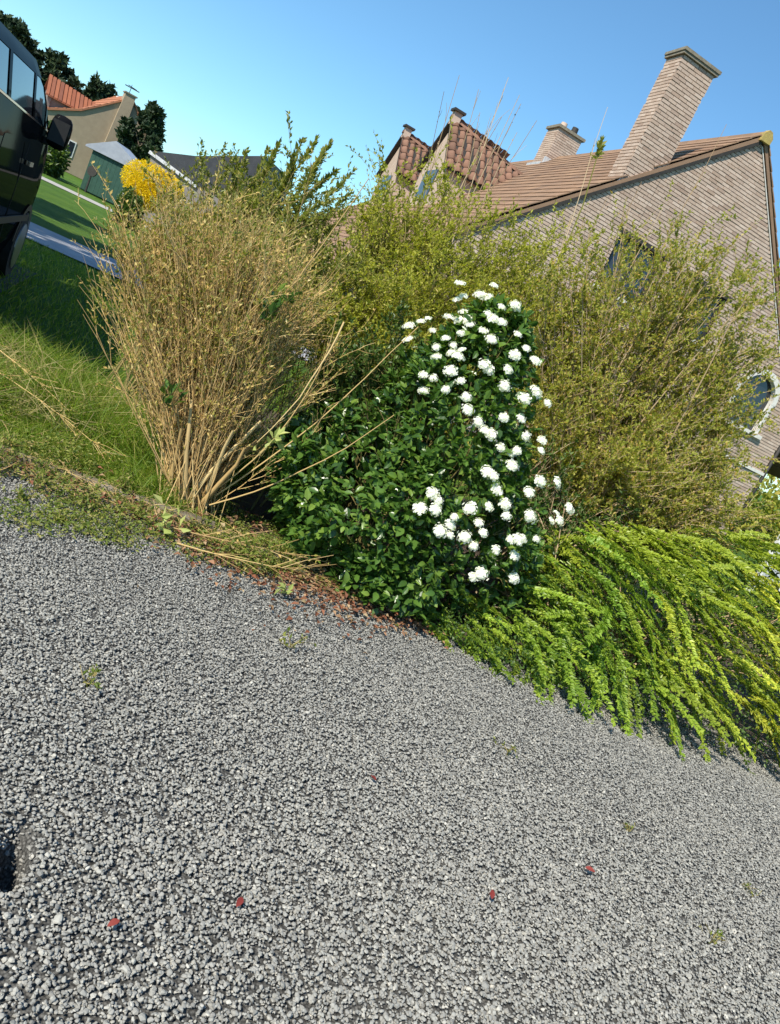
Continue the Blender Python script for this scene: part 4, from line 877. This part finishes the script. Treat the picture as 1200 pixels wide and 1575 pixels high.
for k, p_ in enumerate(FL):
    p_ = np.array(p_); o_ = unit((p_-np.array([.14, 4.62, p_[2]-.28]))[None])[0]; up = unit((o_*.8+np.array([-.1, -.35, .65])+rng.normal(size=3)*.25)[None])[0]
    pos = p_+o_*.06-vb_; sc_ = rng.uniform(.62, 1.08)
    o = obj('blossom', bms[k % 4], vib, tuple(pos), frame_euler(np.cross(up, rdir(1)[0]), up), scale=(sc_, sc_, sc_*rng.uniform(.8, 1.1)))

# arching bright green spreading shrub on the right
gb = np.array([1.9, 5.1, 0.])
gsr = thing('spreading_shrub', 'low bright green spreading shrub with arching sprays spilling onto the gravel', 'shrub', tuple(gb))
def spray_mesh(seed, L_=.62, nl=150):
    t_ = np.linspace(0, 1, 9); pth = np.stack([L_*t_, .03*np.sin(3*t_+seed), .10*t_-.22*L_*t_**2.4], 1)[None]
    side = []
    for k in range(9):
        u_ = .15+.75*k/9; i_ = int(u_*8); p_ = pth[0, i_]; sg = 1 if k % 2 else -1; l_ = (.045+.06*rng.random())*(1.1-u_*.6)
        side.append(np.stack([p_+np.array([l_*.75*q, sg*l_*.6*q, .02*q-.03*q*q]) for q in np.linspace(0, 1, 5)]))
    side = np.array(side)
    def lv(P, n_, s0, s1):
        p_, T_, i_ = sample(P, n_, .03, 1.); ang = rng.choice([-1, 1], n_)
        S_ = unit(np.cross(T_, np.array([0, 0, 1.]))); D_ = unit(T_*.55+S_*ang[:, None]*.85+rdir(n_)*.25+np.array([0, 0, .22]))
        return leaf_arrays(p_, D_, unit(rdir(n_)*.45+np.array([0, 0, 1.])), s0+(s1-s0)*rng.random(n_), .55, .2, .05)
    V_, F_, r_ = cat([tubes(pth, .0035, .001, 3), tubes(side, .0016, .0008, 3), lv(pth, nl, .022, .036), lv(side, nl//2, .018, .030)])
    return mk('spray', V_, F_, M['leaf_ground'], r_*.55)
sms = [spray_mesh(k, .5+.05*(k % 4)) for k in range(8)]
def front_y(x_): return np.interp(x_, [.3, .42, 1.0, 1.9, 2.8, 3.6], [3.98, 3.86, 3.80, 4.08, 4.32, 4.62])
def mound(x_, y_):              # height of the mound
    f_ = np.clip((y_-front_y(x_))/1.25, 0, 1); hgt = np.interp(x_, [.3, .8, 1.05, 1.35, 1.8, 2.4, 3.2], [.22, .34, .48, .80, .90, 1.10, 1.24])
    return hgt*np.sin(f_*math.pi/2)**.8
sp = []
for k in range(560):
    x_ = rng.uniform(.35, 3.7); y_ = front_y(x_)+.17+1.2*rng.random()**1.25
    if x_ < .95 and y_ > front_y(x_)+.45: continue
    if x_ < .75 and rng.random() < .45: continue
    z_ = mound(x_, y_)-.05*rng.random()-.01
    az = R(-26)+rng.normal()*.42+(.10 if x_ > 1.9 else -.35); el = .22*rng.normal()-.12-.42*(1-min(1, (y_-front_y(x_))/.9))
    sp.append((x_-.20*math.cos(az), y_-.20*math.sin(az), max(z_+.02, .06), az, el))
sp.sort(key=lambda q: q[1]-q[2]*.5)
extra_ = []
for k, (x_, y_, z_, az, el) in enumerate(sp):
    s_ = rng.uniform(.75, 1.15); g_ = np.clip((x_-1.35)/1.3, 0, 1)*(.6+.4*rng.random())
    jv = rng.uniform(.8, 1.15); cl_ = ((.80+1.0*g_)*jv*rng.uniform(.93, 1.1), (.93+.5*g_)*jv, (.9+.5*g_)*jv, 1)
    rot = Matrix.Rotation(az, 4, 'Z') @ Matrix.Rotation(-el, 4, 'Y') @ Matrix.Rotation(rng.normal()*.35, 4, 'X')
    if k < 290:
        o = obj('spray', sms[k % 8], gsr, (x_-gb[0], y_-gb[1], z_), rot.to_euler(), scale=(s_,)*3); o.color = cl_
    else:
        me_ = sms[k % 8]; V_ = np.empty(len(me_.vertices)*3, np.float32); me_.vertices.foreach_get('co', V_); V_ = V_.reshape(-1, 3)*s_
        F_ = np.empty(len(me_.loops), np.int32); me_.loops.foreach_get('vertex_index', F_); r_ = np.empty(len(me_.polygons), np.float32); me_.attributes['rnd'].data.foreach_get('value', r_)
        rm = np.array(rot.to_3x3()); extra_.append((V_@rm.T+np.array([x_, y_, z_]), F_.reshape(-1, 3), r_))
o = build(gsr, gb, 'back_sprays', extra_, M['leaf_ground']); o.color = (1.1, 1.05, 1., 1)
# woody frame and inner leaves closing the mound, coloured dark for the shade between sprays
ns = 90; bx_ = rng.uniform(.6, 3.4, ns); by_ = front_y(bx_)+.35+.9*rng.random(ns)
tp = np.stack([bx_, by_, mound(bx_, by_)*.85], 1); st_ = stems_to(gb+np.array([0, .3, 0]), tp, 6, .2, .55, .5, .01)
build(gsr, gb, 'branches', [tubes(st_, .008, .003, 4)], M['twig_brown'])
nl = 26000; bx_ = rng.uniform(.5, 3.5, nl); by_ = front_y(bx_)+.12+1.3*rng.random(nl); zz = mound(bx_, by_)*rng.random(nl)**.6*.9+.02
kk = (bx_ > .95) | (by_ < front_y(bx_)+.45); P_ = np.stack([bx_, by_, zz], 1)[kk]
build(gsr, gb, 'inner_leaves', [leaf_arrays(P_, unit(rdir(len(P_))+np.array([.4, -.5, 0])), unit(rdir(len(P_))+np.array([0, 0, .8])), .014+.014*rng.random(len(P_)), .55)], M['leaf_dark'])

# ------------------------------------------------------------------ grass, litter and small plants
def blades(x_, y_, z_, h_, w_, lean=.45):
    n_ = len(x_); b_ = np.stack([x_, y_, z_], 1); d = unit(np.concatenate([rng.normal(size=(n_, 2))*lean, np.ones((n_, 1))], 1)); s_ = unit(np.cross(d, rdir(n_)))*w_[:, None]
    m_ = b_+d*h_[:, None]*.55; droop = np.concatenate([rng.normal(size=(n_, 2))*.28, -.12*np.ones((n_, 1))], 1)*h_[:, None]; e_ = b_+d*h_[:, None]+droop
    V_ = np.stack([b_-s_, b_+s_, m_+s_*.7, m_-s_*.7, e_], 1).reshape(-1, 3); f_ = np.array([[0, 1, 2], [0, 2, 3], [3, 2, 4]])
    return V_, (np.arange(n_)[:, None, None]*5+f_[None]).reshape(-1, 3), np.repeat(rng.random(n_), 3)
n = 42000; x = rng.uniform(-3.6, -1.0, n); y = kerb_y(x)+.06+2.0*rng.random(n)**1.2
hh = (.10+.26*rng.random(n))*np.where(np.sin(3.1*x+1)*np.sin(4.3*y) > -.1, 1.15, .6)*np.clip(.35+(y-kerb_y(x))*1.2, .3, 1)
n2 = 30000; x2 = rng.uniform(-9.5, -1.6, n2); y2 = rng.uniform(5.0, 12.4, n2)
n3 = 22000; x3 = rng.uniform(-2.2, 6, n3); y3 = rng.uniform(6.8, 12, n3)
V_, F_, r_ = cat([blades(x, y, np.full(n, -.03), hh, .0022+.0018*rng.random(n)), blades(x2, y2, np.full(n2, -.03), .05+.07*rng.random(n2), .003+.002*rng.random(n2)), blades(x3, y3, np.full(n3, -.03), .05+.07*rng.random(n3), .003+.002*rng.random(n3))])
tag(obj('grass', mk('grass', V_, F_, M['grass'], r_)), 'long green grass beside the tan shrub running into the lawn', 'grass', kind='stuff')
n = 1500; x = rng.uniform(-3.4, -1.7, n); y = kerb_y(x)+.5+1.0*rng.random(n)
V_, F_, r_ = blades(x, y, np.full(n, -.03), .25+.35*rng.random(n), .0018+.001*rng.random(n), 1.1)
tag(obj('dry_grass', mk('dry_grass', V_, F_, M['grass_dry'], r_)), 'straw coloured dry grass stalks lying over the green grass', 'grass', kind='stuff')
# leaf litter along the kerb
n = 4200; x = -2.2+3.0*rng.random(n); off = np.abs(rng.normal(size=n))*np.interp(x, [-1.2, -.7, .1, .4], [.15, .26, .22, .1]); y = kerb_y(x)-.04-off+.35*(rng.random(n) < .35)*rng.random(n)*2
k_ = rng.random(n) < np.interp(x, [-2.2, -1.2, -.8, -.5, .2, .6], [.10, .18, .6, 1., 1., .2]); x, y = x[k_], y[k_]; n = len(x)
V_, F_, r_ = leaf_arrays(np.stack([x, y, np.where(y > kerb_y(x), .03, gz(x, y)+.016)+.015*rng.random(n)], 1), unit(rdir(n)*np.array([1, 1, .25])), unit(rdir(n)*.6+np.array([0, 0, 1.])), .018+.026*rng.random(n), .6, .3, .15)
tag(obj('leaf_litter', mk('leaf_litter', V_, F_, M['litter'], r_)), 'reddish brown fallen leaves gathered along the kerb', 'leaf litter', kind='stuff')
# twiggy debris: cut tan branches lying on the edge
def cut_branch(label, pts, nt_, nl_, lm_=None):
    P = np.array(pts, float)[None]; b_ = P[0, 0].copy(); b_[2] = 0; o = thing('cut_branch', label, 'branch', tuple(b_), group='cut branches lying on the gravel edge')
    pp = wiggle(bez(P[:, 0], P[:, 1], P[:, 2], 7), .004); t1 = twigs_on(pp, nt_, (.08, .28), .1, 1., .5, 3, .05)
    t1[:, :, 2] = np.maximum(t1[:, :, 2], .02)
    V_, F_, r_ = tubes(pp, .005, .002, 4); obj('stem', mk('stem', V_-b_, F_, M['twig_tan'], r_, True), o)
    build(o, b_, 'twigs', [tubes(t1, .002, .001, 3)], M['twig_tan'])
    if nl_: build(o, b_, 'leaves', [leaves_on(t1, nl_, (.015, .03), .5)], lm_ or M['leaf_tan'])
cut_branch('tan cut branch lying across the gravel edge right of the tan shrub', [(-.95, 3.62, .05), (-.6, 3.75, .08), (-.1, 4.1, .12)], 26, 60)
cut_branch('thin tan branch on the red leaves below the tan shrub base', [(-.85, 3.5, .04), (-.5, 3.6, .06), (-.25, 3.85, .08)], 18, 30)
cut_branch('dry branch lying in the long grass left of the tan shrub', [(-2.9, 4.3, .20), (-2.3, 4.3, .22), (-1.6, 4.15, .10)], 16, 50)
cut_branch('straw branch lying over the grass at the left edge', [(-2.9, 4.6, .28), (-2.4, 4.5, .24), (-1.9, 4.4, .12)], 16, 50)
# sprigs and weeds
def weed(name, label, c, h_, n_, lsz, mat, spread=.8, nst=7, catg='weed', group=None, asp=.5):
    c = np.array(c, float); o = thing(name, label, catg, tuple(c), group=group)
    tp_ = c+np.concatenate([rng.normal(size=(nst, 2))*h_*spread*.6, (h_*(.5+.5*rng.random(nst)))[:, None]], 1); s_ = stems_to(c, tp_, 5, h_*.08, .6, .4, .003)
    build(o, c, 'stem', [tubes(s_, .0022, .001, 3)], M['twig_green'], kind=None)
    build(o, c, 'leaves', [leaves_on(s_, n_, lsz, asp, .15, 1., .9, .3)], mat); return o
G_ = 'small weeds growing in the gravel'
weed('gravel_weed', 'little green weed alone on the gravel at the left', (-.63, 2.21, 0), .035, 34, (.014, .03), M['leaf_weed'], 1.6, group=G_)
weed('gravel_weed', 'small green weed in the gravel below the cut branches', (-.13, 3.10, 0), .05, 30, (.014, .03), M['leaf_weed'], 1.2, group=G_)
weed('gravel_weed', 'faint green weed in the gravel below the white blossoms', (.91, 3.12, 0), .03, 26, (.012, .022), M['leaf_weed'], 1.8, group=G_)
weed('gravel_weed', 'tiny green weed on the gravel at the right, above the red leaf', (1.44, 2.93, 0), .025, 22, (.012, .022), M['leaf_weed'], 1.8, group=G_)
weed('gravel_weed', 'small pale weed on the gravel near the lower right corner', (1.67, 2.47, 0), .03, 26, (.012, .024), M['leaf_weed'], 1.8, group=G_)
weed('gravel_weed', 'little weed close to the right edge of the gravel', (1.99, 2.93, 0), .03, 22, (.012, .022), M['leaf_weed'], 1.8, group=G_)
E_ = 'weeds along the kerb'
for (x_, y_, h_, n_, lab) in [(-1.52, 3.42, .16, 170, 'leafy weed clump at the left end of the kerb'), (-1.32, 3.50, .15, 150, 'weed clump against the kerb left of the tan shrub'), (-1.12, 3.62, .12, 110, 'short weed clump in front of the tan shrub base'), (-1.75, 3.40, .2, 190, 'tall weed clump at the left picture edge by the kerb'), (-.42, 3.88, .14, 120, 'light green weed between the cut branches and the dark shrub'), (-.62, 3.8, .10, 90, 'low weed beside the pale sprig'), (-1.28, 3.84, .16, 150, 'leafy weed at the left foot of the tan shrub'), (-.84, 3.88, .12, 110, 'leafy weed at the right foot of the tan shrub'), (-1.3, 3.2, .05, 90, 'flat mossy weed on the gravel left of the litter'), (-1.5, 3.25, .07, 80, 'scruffy weed on the gravel near the left edge')]:
    weed('edge_weed', lab, (x_, y_, 0), h_, n_, (.014, .03), M['leaf_weed'], .9, 12, group=E_)
weed('pale_sprig', 'pale yellow-green leafy sprig at the foot of the tan shrub', (-.93, 3.62, .02), .12, 16, (.05, .075), M['leaf_pale'], .7, 5, 'sprig')
weed('pale_sprig', 'pale green leafy sprig hanging right of the tan stems', (-.72, 3.85, .52), .14, 14, (.05, .08), M['leaf_pale'], .5, 4, 'sprig')
weed('pale_sprig', 'small pale sprig lying among the red leaves', (-.30, 3.55, .02), .06, 10, (.04, .06), M['leaf_pale'], .9, 4, 'sprig')
weed('dark_sprig', 'dark green broad-leaved sprig inside the tan shrub', (-.98, 3.9, 1.12), .22, 30, (.05, .08), M['leaf_vib'], .35, 5, 'sprig', asp=.6)
weed('dark_sprig', 'dark green leaves low inside the tan shrub', (-1.28, 3.92, .52), .12, 14, (.05, .075), M['leaf_vib'], .5, 4, 'sprig', asp=.6)
# scattered red leaves
rl = leaf_template(.030, .017, M['red_leaf'], 'fallen_leaf', .2)
for (x_, y_, lab) in [(.36, 2.41, 'dark red leaf in the middle of the gravel'), (1.18, 2.52, 'largest red leaf on the gravel at the right'), (.79, 2.09, 'red leaf on the gravel below the middle'), (.09, 1.65, 'red leaf on the gravel at the lower left'), (-.14, 1.42, 'tiny red leaf nearest the lower left corner'), (-.39, 3.32, 'reddish leaf on the gravel below the litter')]:
    o = obj('fallen_leaf', rl, None, (x_, y_, float(gz(x_, y_))+.022), (rng.normal()*.3, rng.normal()*.3, rng.random()*6.28), scale=(1.3,)*3 if 'largest' in lab else None); tag(o, lab, 'leaf', 'red leaves scattered on the gravel')

# leafy ground cover and moss between kerb and shrubs
n = 52000; x = rng.uniform(-2.6, .15, n); wd = np.interp(x, [-2.6, -1.6, -1.0, -.5, .1], [1.25, 1.05, .68, .32, .12]); y = kerb_y(x)-wd+(wd+.6)*rng.random(n); cl = np.sin(5.3*x+1.3)*np.sin(6.1*y+.4)+.5*np.sin(11*x-3*y)+.4*np.sin(17*y+9*x)
k_ = cl+.5*rng.normal(size=n) > -.85+1.7*np.clip((kerb_y(x)-y)/wd, 0, 1)**1.6; x, y, cl = x[k_], y[k_], cl[k_]; n = len(x)
z = np.where((y > kerb_y(x)-.02), .0, gz(x, y))+(.02+.11*np.clip(cl, 0, 1)*np.clip(1-(kerb_y(x)-y)/.5, 0, 1))*rng.random(n)+.008
V_, F_, r_ = leaf_arrays(np.stack([x, y, z], 1), unit(rdir(n)*np.array([1, 1, .5])), unit(rdir(n)*.6+np.array([0, 0, 1.])), .009+.018*rng.random(n)**1.5, .55, .2, .05)
tag(obj('ground_cover', mk('ground_cover', V_, F_, M['leaf_weed'], r_)), 'low creeping weeds and moss over the kerb and bed edge', 'ground cover', kind='stuff')
n = 900; x = rng.uniform(-2.4, .1, n); y = kerb_y(x)-.45*rng.random(n)*np.interp(x, [-2.4, -.6], [1., .5])+.2*rng.random(n); a_ = rng.random(n)*6.28; L_ = .03+.14*rng.random(n)**2
p0 = np.stack([x, y, np.where(y > kerb_y(x)-.03, .03, gz(x, y)+.008)+.02*rng.random(n)], 1); p2 = p0+np.stack([np.cos(a_)*L_, np.sin(a_)*L_, .02*rng.normal(size=n)], 1)
V_, F_, r_ = tubes(bez(p0, (p0+p2)/2+rng.normal(size=(n, 3))*.008, p2, 4), .0016, .0008, 3)
tag(obj('twig_litter', mk('twig_litter', V_, F_, M['twig_tan'], r_)), 'broken dry twig bits strewn along the kerb', 'twig litter', kind='stuff')
